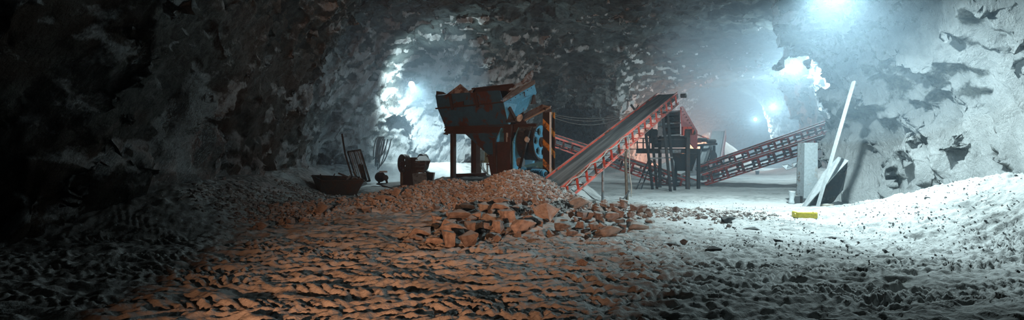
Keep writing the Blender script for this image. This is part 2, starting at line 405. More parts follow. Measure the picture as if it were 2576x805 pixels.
def roof(x, y):
    r = 8.6+0*x
    r = r-1.2*sstep(30, 40, y)*sstep(4, 8, x)                       # lower arch into the tunnel
    r = r+.9*sstep(42, 52, y)-.2*sstep(9, 16, x)*sstep(30, 20, y)
    r = r-1.0*sstep(-5, -14, x)+1.3*sstep(6, 10, x)*sstep(27, 20, y)
    r = r-2.2*sstep(30, 36, y)*sstep(8, 6, x)
    return r
def cave_sdf(x, y, z):
    sd = sdplan2[0](x, y) if False else sdplan(x, y)
    return sd
def build_cave():
    h = .25
    xs = np.arange(-38, 43, h, dtype=np.float32); ys = np.arange(-14, 79, h, dtype=np.float32); zs = np.arange(-1.0, 12.5, h, dtype=np.float32)
    X2, Y2 = np.meshgrid(xs, ys, indexing='ij')
    sd = sdplan(X2, Y2).astype(np.float32); rf = roof(X2, Y2).astype(np.float32)
    f = np.empty((len(xs), len(ys), len(zs)), np.float32)
    for k, z in enumerate(zs):
        zz = max(z, 0)
        lean = 1.6*(zz/8)**2
        w = sd+lean
        w = w+.95*np.exp(-((X2-10.9)**2+(Y2-16.0)**2)/5.)*float(sstep(4.0, .8, zz))
        top = z-rf
        kk = 2.6
        hh = np.clip(.5+.5*(w-top)/kk, 0, 1)
        f[:, :, k] = top*(1-hh)+w*hh+kk*hh*(1-hh)
    m = np.abs(f) < 2.6
    I, J, K = np.nonzero(m); x = xs[I]; y = ys[J]; z = zs[K]
    # large jutting masses, slanted slabs
    n1 = fbm(x*.16, y*.16, z*.16, 2)*1.0
    u = x*.3+y*.5+z*.8; v = x*.95-y*.1-z*.3; w = y*.85-z*.5
    n2 = fbm(u*.22+.4*n1, v*.5, w*.5, 3, .5, True)*.42
    n3 = fbm(u*.6, v*1.2, w*1.2, 3, .55, True)*.19
    amp = np.where(z > 6.5, .75, 1.)*sstep(60, 30, y*1.)+.25
    amp = amp*(1+.28*sstep(7.5, 9.5, x)*sstep(20, 17, y))
    f[I, J, K] += ((n1-.1)+(n2-.3)+(n3-.13))*amp*.9
    del n1, n2, n3, u, v, w
    # surface nets
    s = f < 0
    nx, ny, nz = f.shape
    cn = np.zeros((nx-1, ny-1, nz-1), np.int8)
    for a in (0, 1):
        for b in (0, 1):
            for c in (0, 1): cn += s[a:nx-1+a, b:ny-1+b, c:nz-1+c]
    act = (cn > 0) & (cn < 8); ai, aj, ak = np.nonzero(act)
    vid = np.full(act.shape, -1, np.int32); vid[ai, aj, ak] = np.arange(len(ai))
    P = np.zeros((len(ai), 3)); C = np.zeros(len(ai))
    cor = [(a, b, c) for a in (0, 1) for b in (0, 1) for c in (0, 1)]
    for p in cor:
        for q in cor:
            if sum(q)-sum(p) == 1 and all(q[i] >= p[i] for i in range(3)):
                fa = f[ai+p[0], aj+p[1], ak+p[2]]; fb = f[ai+q[0], aj+q[1], ak+q[2]]
                cr = (fa < 0) != (fb < 0); t = np.where(cr, fa/np.where(cr, fa-fb, 1), 0)
                for i in range(3): P[:, i] += np.where(cr, p[i]+(q[i]-p[i])*t, 0)
                C += cr
    P /= C[:, None]; P += np.stack([ai, aj, ak], -1); P = P*h+np.array([xs[0], ys[0], zs[0]])
    F = []
    for ax in range(3):
        sl0 = [slice(None)]*3; sl1 = [slice(None)]*3; sl0[ax] = slice(0, -1); sl1[ax] = slice(1, None)
        A = s[tuple(sl0)]; B = s[tuple(sl1)]; e = A != B
        i, j, k = np.nonzero(e); idx = [i, j, k]
        o1, o2 = [(1, 2), (2, 0), (0, 1)][ax]
        ok = (idx[o1] > 0) & (idx[o2] > 0) & (idx[0] < nx-1) & (idx[1] < ny-1) & (idx[2] < nz-1)
        ok &= (idx[o1] < [nx, ny, nz][o1]-1) & (idx[o2] < [nx, ny, nz][o2]-1)
        idx = [q[ok] for q in idx]; inside = A[tuple(idx)]
        def vv(d1, d2):
            q = list(idx); q[o1] = q[o1]-d1; q[o2] = q[o2]-d2; return vid[q[0], q[1], q[2]]
        quad = np.stack([vv(1, 1), vv(0, 1), vv(0, 0), vv(1, 0)], -1)
        quad[inside] = quad[inside][:, ::-1]           # normals into the air
        F.append(quad)
    F = np.concatenate(F); F = F[(F >= 0).all(1)]
    del f, s, cn, act, vid
    # drop loose floating specks, keep the connected rock
    lab = np.arange(len(P))
    for _ in range(400):
        m_ = lab[F].min(1); l2 = lab.copy()
        for i in range(4): np.minimum.at(l2, F[:, i], m_)
        l2 = l2[l2]; l2 = l2[l2]
        if (l2 == lab).all(): break
        lab = l2
    cnt = np.bincount(lab, minlength=len(P)); F = F[cnt[lab[F[:, 0]]] > 3000]
    # one round of linear subdivision
    def subdivide(P, F):
        E = np.concatenate([F[:, [0, 1]], F[:, [1, 2]], F[:, [2, 3]], F[:, [3, 0]]]); E.sort(1)
        key = E[:, 0].astype(np.int64)*len(P)+E[:, 1]; uk, inv = np.unique(key, return_inverse=True)
        inv = inv.ravel()
        ue = np.stack([uk//len(P), uk % len(P)], -1); n = len(F)
        em = (P[ue[:, 0]]+P[ue[:, 1]])/2; fm = P[F].mean(1)
        b = len(P); e = [b+inv[i*n:(i+1)*n] for i in range(4)]; c = b+len(em)+np.arange(n)
        F2 = np.concatenate([np.stack([F[:, i], e[i], c, e[i-1]], -1) for i in range(4)])
        return np.concatenate([P, em, fm]), F2
    def normals(P, F):
        n = np.cross(P[F[:, 2]]-P[F[:, 0]], P[F[:, 3]]-P[F[:, 1]]); N = np.zeros_like(P)
        for i in range(4): np.add.at(N, F[:, i], n)
        return N/np.maximum(np.linalg.norm(N, axis=1), 1e-9)[:, None]
    P, F = subdivide(P, F)
    # what the view can reach gets a second round
    cc = P[F].mean(1)
    keep = (cc[:, 2] > -.6)
    F = F[keep]; cc = cc[keep]
    N = normals(P, F)
    x, y, z = P[:, 0], P[:, 1], P[:, 2]
    u = x*.3+y*.5+z*.8; v = x*.95-y*.1-z*.3; w = y*.85-z*.5
    ceil = sstep(-.2, -.75, N[:, 2])
    d = fbm(u*.8, v*1.9, w*1.9, 5, .58, True)*.15 + fbm(u*2.8, v*4.2, w*4.2, 3, .6, True)*.04
    d2 = fbm(x*.6, y*1.5, z*1.5, 5, .58, True)*.2
    P = P+N*(-(d*(1-ceil)+d2*ceil)+.05)[:, None]
    N = normals(P, F)
    # named surfaces
    fc = P[F].mean(1); fn = N[F].mean(1)
    cls = np.zeros(len(F), int)
    cls[fc[:, 0] > 8] = 1                                   # right
    cls[(fc[:, 0] > -11.5) & (fc[:, 0] <= 1.5) & (fc[:, 1] > 24)] = 2
    cls[((fc[:, 0] > 1.5) & (fc[:, 1] > 29.5) & (fc[:, 0]/np.maximum(fc[:, 1], 1) < .42))] = 3
    cls[fc[:, 1] < -1] = 5
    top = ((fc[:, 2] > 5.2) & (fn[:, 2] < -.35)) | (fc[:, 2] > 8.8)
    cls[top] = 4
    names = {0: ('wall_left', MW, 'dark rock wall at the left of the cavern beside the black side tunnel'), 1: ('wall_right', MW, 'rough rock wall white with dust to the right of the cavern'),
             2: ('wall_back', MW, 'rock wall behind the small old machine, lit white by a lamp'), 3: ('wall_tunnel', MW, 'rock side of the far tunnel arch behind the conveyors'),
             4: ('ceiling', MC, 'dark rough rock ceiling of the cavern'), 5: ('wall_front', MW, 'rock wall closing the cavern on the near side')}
    for c, (nm, mt, lb) in names.items():
        f_ = F[cls == c]
        if not len(f_): continue
        us = np.unique(f_); mp = np.zeros(len(P), np.int64); mp[us] = np.arange(len(us))
        o = np_mesh(nm, P[us], mp[f_], mt); tag(o, lb, None, None, 'structure')
        # seam-free shading across the named surfaces
        o.data.normals_split_custom_set_from_vertices(N[us].astype(np.float32)) if len(us) < 900000 else None
build_floor()
build_cave()

# ------------------------------------------------------------------ haze, lamps, camera
def haze(name, lo, hi, dens, label, col=(.62, .83, 1.)):
    m = NT(name); v = m.n('ShaderNodeVolumePrincipled'); v.inputs['Color'].default_value = (*col, 1); v.inputs['Density'].default_value = dens
    v.inputs['Anisotropy'].default_value = .2
    o = m.n('ShaderNodeOutputMaterial'); m.l(v.outputs[0], o.inputs['Volume'])
    b = MB(); c = [(a+d)/2 for a, d in zip(lo, hi)]
    if 'glowing' in label:                # a rounded cloud
        r = [(d-a)/2 for a, d in zip(lo, hi)]
        b.lathe((0, 0, 0), (0, 0, 1), [(-math.cos(math.pi*i/16), math.sin(math.pi*i/16)) for i in range(17)], 32)
        b.v = [(c[0]+v[0]*r[0], c[1]+v[1]*r[1], c[2]+v[2]*r[2]) for v in b.v]
    else: b.box(c, *[d-a for a, d in zip(lo, hi)])
    ob = b.build(name, m.m); tag(ob, label, None, None, 'stuff'); return ob
def point(name, loc, watts, col, r=.12):
    l = bpy.data.lights.new(name, 'POINT'); l.energy = watts; l.color = col; l.shadow_soft_size = r
    o = bpy.data.objects.new(name, l); o.location = loc; COL.objects.link(o); return o
def spot(name, loc, to, watts, col, deg, blend=.6, r=.15):
    l = bpy.data.lights.new(name, 'SPOT'); l.energy = watts; l.color = col; l.shadow_soft_size = r; l.spot_size = math.radians(deg); l.spot_blend = blend
    o = bpy.data.objects.new(name, l); o.location = loc; COL.objects.link(o)
    o.rotation_euler = (Vector(to)-Vector(loc)).to_track_quat('-Z', 'Y').to_euler(); return o
# ================================================================== hopper, crusher, column
A0 = Vector((-2.236, 18.9, 0)); U = Vector((.811, -.584, 0)); NB = Vector((.584, .811, 0)); Z = Vector((0, 0, 1))
def ray(px, py): return Vector(((px-CX)/FPX, 1, (HY-py)/FPX))
CAMP = Vector((0, 0, CAMZ))
def FP(px, py, off=0.):                  # point on the hopper's front plane pushed back by off
    r = ray(px, py); t = ((A0-CAMP).dot(NB)+off)/r.dot(NB); return CAMP+r*t
def SP(px, py, uc):                      # point on a plane across the hopper at length uc
    r = ray(px, py); t = ((A0-CAMP).dot(U)+uc)/r.dot(U); return CAMP+r*t
def loc(p): q = p-A0; return q.dot(U), q.dot(NB), p.z
def H(u, n, z): return A0+U*u+NB*n+Z*z
D = 1.3
hop = thing('ore_hopper', H(1.6, .6, .6), 'big rusty blue feed hopper with torn rim on steel frame behind the rubble heap', 'hopper')
# measures from the front of the hopper
uL, _, zb1 = loc(FP(1118, 318, 0)); uR, _, _ = loc(FP(1350, 311, 0)); zt = 2.56; zbm = 2.28
u0t, _, z0t = loc(FP(1097, 239.5, -.35)); u0b, _, z0b = loc(FP(1102, 273, -.33)); u1t, _, z1t = loc(FP(1258, 227, -.35)); u1b, _, z1b = loc(FP(1266, 257, -.33))
l0, _, lz0 = loc(FP(1121, 321, -.02)); l1, _, lz1 = loc(FP(1279, 320, -.02))
def jag(p, q, n, amp, rnd):
    p = Vector(p); q = Vector(q); return [p.lerp(q, i/n)+Z*(rnd.uniform(-amp, amp) if 0 < i < n else 0) for i in range(n+1)]
rn = random.Random(4)
# lower front panel, sloping outwards as it rises
b = MB(); top = [H(u0b, -.33, z0b), H((u0b+u1b)/2, -.33, (z0b+z1b)/2-.02), H(u1b, -.33, z1b)]
low = [H(l1, -.02, lz1)]+jag(H(l1-.05, -.02, lz1), H(l0, -.02, lz0), 14, .02, rn)
b.plate(top+low, .03, NB); b.build('front_panel', M_BLUEDK, hop)
b = MB(); tp = jag(H(u0t, -.36, z0t), H(u1t-.1, -.36, z1t), 12, .012, rn)
b.plate([H(u0b, -.34, z0b)]+tp+[H(u1t, -.36, z1t-.02), H(u1b, -.34, z1b)], .025, NB); b.build('upper_panel', M_BLUEDK, hop)
b = MB(); b.beam(H(u0b-.08, -.37, z0b), H((u0b+u1b)/2, -.385, (z0b+z1b)/2-.01), .06, .05); b.beam(H((u0b+u1b)/2, -.385, (z0b+z1b)/2-.01), H(u1b+.03, -.37, z1b), .06, .04)
b.build('seam_flange', M_RUST, hop)
for f in (.24, .63):
    k = MB(); ub = u0b+(u1b-u0b)*f; zb_ = z0b+(z1b-z0b)*f; zz = z0t+(z1t-z0t)*f
    k.beam(H(ub+.06, -.40, zb_-.10), H(ub-.06, -.41, zz-.01), .11, .05, NB); k.build('rib', M_RUST, hop)
k = MB(); k.beam(H(u0b+.9, -.40, z0b+.08), H(u0b+1.35, -.40, z0b+.12), .02, .16); k.build('patch_plate', M_RUST, hop)
# left end
k = MB(); k.plate([H(u0b, -.33, z0b), H(u0t, -.36, z0t), H(u0t-.05, .5, z0t+.05), H(u0t, D+.1, z0t+.02), H(l0+.02, D-.1, lz0), H(l0, 0, lz0)], .025, -U); k.build('end_panel', M_BLUEDK, hop)
k = MB(); p0 = H(u0t, -.36, z0t); k.plate([p0, p0+Z*.16+U*.02, p0+Z*.1+U*.35+NB*.02, p0+U*.55+Z*.01], .02, NB); k.build('bent_rim', M_DKSTEEL, hop)
# rear wall, taller
ru0 = loc(FP(1188, 240, D))[0]; p1 = FP(1189, 223.5, D); p2 = FP(1293, 212, D); p3 = FP(1300, 262, D)
k = MB(); k.plate([H(u0t, D, z0t-.15), H(ru0, D, p1.z-.25), p1]+jag(p1, p2, 7, .01, rn)[1:]+[H(loc(p3)[0]+.2, D, p3.z), H(l1, D-.1, lz1), H(l0, D-.1, lz0)], .025, NB); k.build('rear_panel', M_RUST, hop)
k = MB(); k.beam(p1-NB*.04, p2-NB*.04, .06, .05); k.build('rear_rim', M_RUST, hop)
# blue end panel on the right
uc = u1b
s0 = SP(1266, 258, uc); s1 = SP(1343.5, 213, uc+.12); s2 = SP(1349, 234, uc+.06); s3 = SP(1322, 276, uc-.18); s4 = SP(1300, 292, uc-.25); s5 = SP(1274, 303, uc-.30); s6 = SP(1300, 262, uc-.10); s7 = SP(1338, 244, uc-.02)
k = MB(); k.plate([s0, s1, s2, s7, s6], .02, U); k.plate([s0, s6, s7, s2, s3, s4, s5, H(l1, 0, lz1)], .02, U)
k.build('side_panel', M_BLUE, hop)['label'] = 'bright blue end panel of the hopper'
for f in (.2, .35, .5, .62, .74, .88):
    k = MB(); c = s0.lerp(s1, f)+U*.03-Z*.05; k.lathe(c, U, [(0, 0), (0, .018), (.02, .018), (.025, 0)], 8); k.build('bolt', M_DKSTEEL, hop)
k = MB(); c = s0.lerp(s1, .64)+U*.04-Z*.07; k.box(c, .03, .12, .05); k.box(c-Z*.05, .03, .035, .16); k.build('lug', M_RUST, hop)
# liner sheet lying against the right end, torn upright flap
k = MB(); k.plate([SP(1259, 254, uc-.05), SP(1268, 256, uc), SP(1347, 211, uc+.1), SP(1346, 202, uc-.1), SP(1320, 210, uc-.35), SP(1290, 226, uc-.5)], .02, Z); k.build('liner_sheet', M_SHEET, hop)
k = MB(); k.plate([SP(1287, 226, uc-.45), SP(1297, 212, uc-.45), SP(1315, 202, uc-.42), SP(1323, 190, uc-.4), SP(1336, 178, uc-.35), SP(1341, 176, uc-.33), SP(1341, 190, uc-.3), SP(1335, 203, uc-.28), SP(1310, 217, uc-.35)], .015, U); k.build('torn_flap', M_SHEET, hop)
k = MB(); q = jag(SP(1281, 226, uc-.4), SP(1340, 205, uc-.2), 10, .03, rn); k.tube(q, [.03, .05, .035, .05, .03, .045, .03, .05, .03, .04, .02], 6); k.build('torn_edge', M_GALV, hop)
# glass-grey sheet standing in the left of the bin
k = MB(); k.plate([FP(1121, 239, .25), FP(1158, 211, .5), FP(1180, 230, .7), FP(1168, 240, .4)], .015, NB); k.build('loose_sheet', M_SHEET, hop)
k = MB(); k.plate([FP(1168, 240, .7), FP(1179, 228, .9), FP(1192, 224, .9), FP(1181, 240, .7)], .02, NB); k.build('loose_board', M_SHEET, hop)
# frame
def post(name, p, q, w, h, mat, parent, up=U): k = MB(); k.ibeam(p, q, w, h, .022, up); return k.build(name, mat, parent)
k = MB(); k.ibeam(H(uL+.12, -.02, (zt+zbm)/2), H(uR, -.02, (zt+zbm)/2), .16, zt-zbm, .025)
k.build('frame_beam', M_RUST, hop)
k = MB()
for i in range(9):
    a = rn.uniform(-.05, .14); z_ = zbm+rn.uniform(-.02, .30); k.plate([H(uL+.2, -.02, z_-.04), H(uL+a, -.04, z_), H(uL+a+.05, -.02, z_+.05), H(uL+.2, 0, z_+.07)], .012, NB)
k.build('rust_flake', M_RUST, hop)
k = MB(); k.ibeam(H(uL+.12, D, (zt+zbm)/2), H(uR-.3, D, (zt+zbm)/2), .16, zt-zbm, .025); k.build('frame_beam', M_RUST, hop)
for uu in (0, uR-.75):
    k = MB(); k.ibeam(H(uu, .07, (zt+zbm)/2), H(uu, D-.07, (zt+zbm)/2), .12, zt-zbm, .02); k.build('cross_beam', M_RUST, hop)
uB = loc(FP(1286, 380, 0))[0]
for nm, uu, nn, w, m_ in (('leg', .02, -.02, .16, M_DKSTEEL), ('leg', .02, D, .26, M_RUST), ('leg', uB, D, .2, M_RUST)):
    g_ = H(uu, nn, 0); post(nm, H(uu, nn, gz(g_.x, g_.y)-.1), H(uu, nn, zbm), w, w, m_, hop)
k = MB(); k.channel(H(uB, -.14, .3), H(uB, -.14, zt-.03), .30, .16, .02, NB); k.build('leg', M_RUST, hop)
k = MB(); k.beam(H(uB+.0, -.24, .5), H(uB+.0, -.24, zt-.3), .07, .02, NB); k.build('leg_face', M_GALV, hop)['label'] = 'worn bright edge of the rusty leg'
g_ = H(0, .6, 0); k = MB(); k.ibeam(H(-.1, .05, .68), H(.35, D+.25, .68), .18, .14, .02); k.build('sill_beam', M_RUST, hop)
# funnel and chute
def frustum(k, a, b_, t=.0):
    k.add(list(a)+list(b_), [(0,1,5,4),(1,2,6,5),(2,3,7,6),(3,0,4,7),(0,3,2,1),(4,5,6,7)])
fu0 = loc(FP(1168, 338, .12))[0]; fu1 = loc(FP(1273, 336, .12))[0]; fz = 2.3
b0 = loc(FP(1231, 392, .42)); b1 = loc(FP(1280, 392, .42))
k = MB(); frustum(k, [H(fu0, .12, fz), H(fu1, .12, fz), H(fu1, D-.12, fz), H(fu0, D-.12, fz)], [H(b0[0], .42, b0[2]), H(b1[0], .42, b0[2]), H(b1[0], .9, b0[2]), H(b0[0], .9, b0[2])]); k.build('funnel', M_BLUEDK, hop)
k = MB(); frustum(k, [H(b0[0]-.03, .36, b0[2]-.04), H(b1[0], .36, b0[2]-.04), H(b1[0], .95, b0[2]-.04), H(b0[0]-.03, .95, b0[2]-.04)], [H(b0[0]+.12, .4, .62), H(b1[0], .4, .62), H(b1[0], .9, .62), H(b0[0]+.12, .9, .62)]); k.build('chute', M_RUST, hop)
for zz in (b0[2]-.02, b0[2]-.32):
    k = MB(); k.beam(H(b0[0]-.06, .34, zz), H(b1[0]+.04, .34, zz), .06, .05); k.build('chute_flange', M_RUST, hop)
k = MB()
for i in range(12): k.lathe(H(b0[0]+.02+i*.06, .3, b0[2]+.03+rn.uniform(-.01, .02)), -NB, [(0, 0), (0, .02), (.03, .018), (.03, 0)], 6)
k.build('bolt_row', M_RUST, hop)
k = MB(); k.plate([SP(1275, 340, fu1+.02), SP(1279, 335, fu1+.02), SP(1279, 380, fu1-.2), SP(1272, 376, fu1-.2)], .02, U); k.build('blue_strip', M_BLUE, hop)
# bracket under the blue end
k = MB(); k.channel(SP(1281, 271, uc+.05), SP(1299, 304, uc+.05), .12, .06, .012, U); k.build('slanted_bracket', M_RUST, hop)
k = MB(); k.plate([SP(1273, 308, uc), SP(1284, 280, uc), SP(1296, 308, uc)], .03, U); k.build('gusset', M_RUST, hop)
k = MB(); k.plate([SP(1335, 262, uc+.05), SP(1340, 240, uc+.05), SP(1343, 238, uc+.05), SP(1346, 262, uc+.05)], .05, U); k.build('gusset', M_RUST, hop)

# black and yellow column beside the crusher
pc = W(1381, 375, 15.6); pc.z = 0; zc = W(1380, 283, 15.6).z
col = thing('hazard_column', (pc.x, pc.y, gz(pc.x, pc.y)), 'upright steel column striped black and yellow with a bright bare edge', 'column')
k = MB(); k.ibeam((pc.x, pc.y, gz(pc.x, pc.y)-.05), (pc.x, pc.y, zc), .30, .28, .03, (.45, .9, 0)); k.build('column_beam', M_STRIPE, col)
k = MB(); f_ = Vector((.45, .9, 0)).normalized(); k.beam(pc+Vector((.03, -.19, .2)), pc+Vector((.03, -.19, zc)), .06, .03, (0, 1, 0)); k.build('bare_edge', M_GALV, col)['label'] = 'bright bare steel strip down the column'
k = MB(); k.box((pc.x-.05, pc.y, zc+.07), .22, .2, .16, .2); k.build('column_head', M_RUST, col)
# sheet walkway from column to hopper
w0, w1, w2, w3 = FP(1300, 299, .35), W(1364, 265, 15.9), W(1386, 271, 15.4), W(1322, 304, 15.9)
wk = thing('sheet_platform', (w0+w2)/2, 'dented pale sheet laid from the hopper frame to the striped column', 'platform')
k = MB(); k.plate([w0, w0.lerp(w1, .5)+Z*.02, w1, w2, w3.lerp(w2, .5)-Z*.01, w3], .03, Z); k.build('sheet', M_SHEET, wk)
k = MB(); k.angle(w3-Z*.02, w2-Z*.02, .06, .012); k.build('edge_angle', M_GALV, wk)
k = MB(); k.plate(jag(w0+Z*.05, w2+Z*.06, 9, .03, rn)+[w2+Z*.03, w0+Z*.03], .02, (.6, .8, 0)); k.build('crumpled_edge', M_SHEET, wk)
def boulder_like(c, r, sq=(1, 1, 1), seed=0): pass

# jaw crusher with blue flywheel
AX = Vector((.86, -.51, 0)).normalized()
fc = W(1361, 357, 17.0); R = 94/2*17.0/FPX
cr = thing('jaw_crusher', (fc.x-.5, fc.y+.4, .6), 'jaw crusher with large bright blue flywheel behind the striped column', 'crusher')
fw = MB(); nW = 48; nh = 6; tk = .05
# spoked disc with six oval holes
ring = []
A_ = AX.cross(Z).normalized(); B_ = Z
def wp(r, a, x): return fc+AX*x+A_*(r*math.cos(a))+B_*(r*math.sin(a))
def holed_wheel(fc, AX, R, nh, ri, ro, hub, mat_wheel, mat_rim, mat_hub, parent, width, off=0., rh=.3):
    A_ = AX.cross(Z).normalized(); B_ = A_.cross(AX); 
    if B_.z < 0: B_ = -B_
    wp = lambda r, a, x: fc+AX*x+A_*(r*math.cos(a))+B_*(r*math.sin(a))
    seg = nh*20; k = MB(); rs = [hub*.8]+[ri*.96+(ro*1.04-ri*.96)*i/8 for i in range(9)]+[R*.93]; m = len(rs)-1
    rm = (ri+ro)/2; ra = (ro-ri)/2; rb = ra*.95
    solid = [[True]*m for _ in range(seg)]
    for i in range(seg):
        a = 2*math.pi*(i+.5)/seg; c = ((a*nh/(2*math.pi)) % 1-.5)*2*math.pi/nh*rm
        for j in range(m):
            r = (rs[j]+rs[j+1])/2
            if ((r-rm)/ra)**2+(c/rb)**2 < 1: solid[i][j] = False
    L = len(rs); N_ = seg*L; vs = []
    for sx in (0., -.1*R): vs += [wp(r, 2*math.pi*(i/seg+off), sx) for i in range(seg) for r in rs]
    fs = []; sd_ = lambda i, j: solid[i % seg][j] if 0 <= j < m else True
    for i in range(seg):
        ii = (i+1) % seg
        for j in range(m):
            if solid[i][j]:
                fs.append((i*L+j, i*L+j+1, ii*L+j+1, ii*L+j)); fs.append((N_+i*L+j, N_+ii*L+j, N_+ii*L+j+1, N_+i*L+j+1))
            else:
                if sd_(i-1, j): fs.append((i*L+j, i*L+j+1, N_+i*L+j+1, N_+i*L+j))
                if sd_(i+1, j): fs.append((ii*L+j, ii*L+j+1, N_+ii*L+j+1, N_+ii*L+j))
                if sd_(i, j-1): fs.append((i*L+j, ii*L+j, N_+ii*L+j, N_+i*L+j))
                if sd_(i, j+1): fs.append((i*L+j+1, ii*L+j+1, N_+ii*L+j+1, N_+i*L+j+1))
    k.add(vs, fs)
    w_ = k.build('flywheel', mat_wheel, parent)
    k = MB(); k.lathe(fc, AX, [(.03, R*.9), (.03, R), (-width*.3, R), (-width*.34, R*.97), (-width*.4, R), (-width, R), (-width, R*.9), (-.06, R*.9), (.03, R*.9)], 64); k.build('rim', mat_rim, w_, smooth=True)
    k = MB(); k.lathe(fc, AX, [(-.1, hub), (.06, hub), (.07, hub*.6), (.13, hub*.55), (.13, 0)], 24); k.build('hub', mat_hub, w_, smooth=True)
    return w_
holed_wheel(fc, AX, R, 6, R*.38, R*.80, R*.26, M_BLUE, M_BLACK, M_RUST, cr, .30, .1)  # black rim paints in the shadow along the wheel's side
k = MB(); k.lathe(fc, AX, [(-.31, R*.2), (-.31, R*.97), (-.62, R*.97), (-.62, R*.2)], 48); k.build('belt_pulley', M_BLACK, cr, smooth=True)
k = MB(); k.tube([fc-AX*1.3, fc-AX*.05], .09, 16); k.build('shaft', M_DKSTEEL, cr, smooth=True)
# body: side plates and frame behind the wheel
bc = fc-AX*1.05
bk = MB(); fw_ = -A_ if (-A_).y > 0 else A_
side = [(-.75, -1.45), (.75, -1.45), (.8, -.2), (.45, .45), (-.35, .5), (-.75, .0)]
for x in (-.35, .35):
    k = MB(); k.plate([bc+AX*x+fw_*a+Z*b_ for a, b_ in side], .04, AX); k.build('body_side', M_BLUE, cr)
k = MB(); k.plate([bc-AX*.35-fw_*.72-Z*1.4, bc+AX*.35-fw_*.72-Z*1.4, bc+AX*.35-fw_*.7-Z*.0, bc-AX*.35-fw_*.7-Z*.0], .04, fw_); k.build('body_front', M_RUST, cr)
k = MB(); k.beam(bc-AX*.3-fw_*.85+Z*.15, bc-AX*.3-fw_*.75-Z*1.2, .1, .1, AX); k.beam(bc+AX*.3-fw_*.85+Z*.15, bc+AX*.3-fw_*.85-Z*1.2, .1, .1, AX); k.build('body_rib', M_RUST, cr)
k = MB(); p = W(1338, 420, 15.9); k.plate([W(1302, 450, 16.2), W(1374, 450, 15.9), W(1372, 404, 16.0), W(1318, 416, 16.5)], .1, (0, 1, 0)); k.build('base_guard', M_BLUE, cr)
k = MB(); k.tube([W(1332, 330, 16.4), W(1306, 428, 15.9)], .045, 8); k.build('drive_belt', M_BLACK, cr)
k = MB(); k.lathe(W(1315, 408, 16.3), AX, [(0, 0), (0, .16), (-.15, .16), (-.15, 0)], 20); k.build('small_pulley', M_STEEL, cr, smooth=True)
# motor with gravel lying on its guard
mc = W(1364, 437, 15.2)
mo = thing('electric_motor', mc-Z*.2, 'bluish grey ribbed motor at the foot of the striped column', 'motor')
k = MB(); md = Vector((.75, -.66, 0)).normalized(); prof = [(-.42, 0), (-.42, .13)]
for i in range(9): prof += [(-.38+i*.045, .145), (-.36+i*.045, .145), (-.355+i*.045, .13)]
prof += [(.06, .14), (.12, .11), (.13, 0)]
k.lathe(mc, md, prof, 24); k.build('motor_body', M_BLUE, mo, smooth=True)
k = MB(); k.lathe(mc+md*.13, md, [(0, .07), (.02, .07), (.02, 0)], 16); k.build('end_cap', M_BLACK, mo)
k = MB(); k.box(mc-Z*.17-md*.15, .35, .22, .06, -.72); k.build('motor_foot', M_DKSTEEL, mo)
k = MB(); k.plate([W(1320, 427, 15.9), W(1352, 420, 16.2), W(1361, 425, 15.7), W(1330, 433, 15.2)], .12, -Z); k.build('belt_guard', M_DKSTEEL, mo)

# ================================================================== conveyors
def conveyor(name, label, group, P0, P1, width, depth, nst, belt_mat, frame_mat, over=0., under_belt=True, rollers=14, w_ch=.07, drum=True, strut_w=.06, taper=1.):
    P0 = Vector(P0); P1 = Vector(P1); d = (P1-P0).normalized(); l = d.cross(Z).normalized(); u = l.cross(d).normalized(); L = (P1-P0).length
    t = thing(name, P0, label, 'conveyor', group)
    hw = width/2
    k = MB(); bw = hw-.04
    k.section(P0+u*.02, P1+u*.02, [(-bw, .0), (-bw*.45, -.03), (bw*.45, -.03), (bw, .0), (bw, .012), (bw*.45, -.018), (-bw*.45, -.018), (-bw, .012)], u); k.build('belt', belt_mat, t)
    if under_belt:
        k = MB(); k.section(P0-u*(depth*.55), P1-u*(depth*.55), [(-bw, 0), (bw, 0), (bw, .012), (-bw, .012)], u); k.build('return_belt', M_PALEBELT, t)
    for s in (-1, 1):
        k = MB(); k.channel(P0+l*s*hw+u*.035, P1+l*s*hw+u*.035, w_ch*.7, w_ch*1.3, .008, u); k.build('side_rail', frame_mat, t)
        k = MB(); k.channel(P0+l*s*hw-u*depth*taper, P1+l*s*hw-u*depth, w_ch*.6, w_ch, .008, u); k.build('lower_chord', frame_mat, t)
        for i in range(nst):
            f = (i+.5)/nst; p = P0+d*(L*f)+l*s*hw
            k = MB(); k.channel(p-u*.02, p-u*(depth-.02)-d*.02, strut_w, strut_w*.7, .008, d); k.build('strut', frame_mat, t)
    for i in range(nst):
        f = (i+.0)/nst; p = P0+d*(L*f)-u*depth*.9; k = MB(); k.beam(p-l*hw, p+l*hw, .05, .04); k.build('cross_member', frame_mat, t)
    for i in range(rollers):
        f = (i+.4)/rollers; p = P0+d*(L*f)-u*.08; k = MB(); k.tube([p-l*bw*.95, p+l*bw*.95], .04, 8); k.build('roller', M_DKSTEEL, t, smooth=True)
    if drum:
        for p in (P0-u*depth*.26, P1-u*depth*.26):
            k = MB(); k.tube([p-l*hw*.95, p+l*hw*.95], depth*.27, 20); k.build('drum', M_BELT, t, smooth=True)
    return t, d, l, u, L
s_ = .63
K0 = Vector(((1.97)*s_, 22*s_, CAMZ+(.25-1.7)*s_)); K1 = Vector(((1.97+.606*13.75)*s_, (22+.795*13.75)*s_, CAMZ+(.25+.369*13.75-1.7)*s_))
cv, cd, cl, cu, cL = conveyor('belt_conveyor', 'long red framed conveyor with wide dark belt rising from the rubble heap', None, K0-(K1-K0)*.05, K1, 1.36*s_, .40, 17, M_BELT, M_RED, rollers=16)
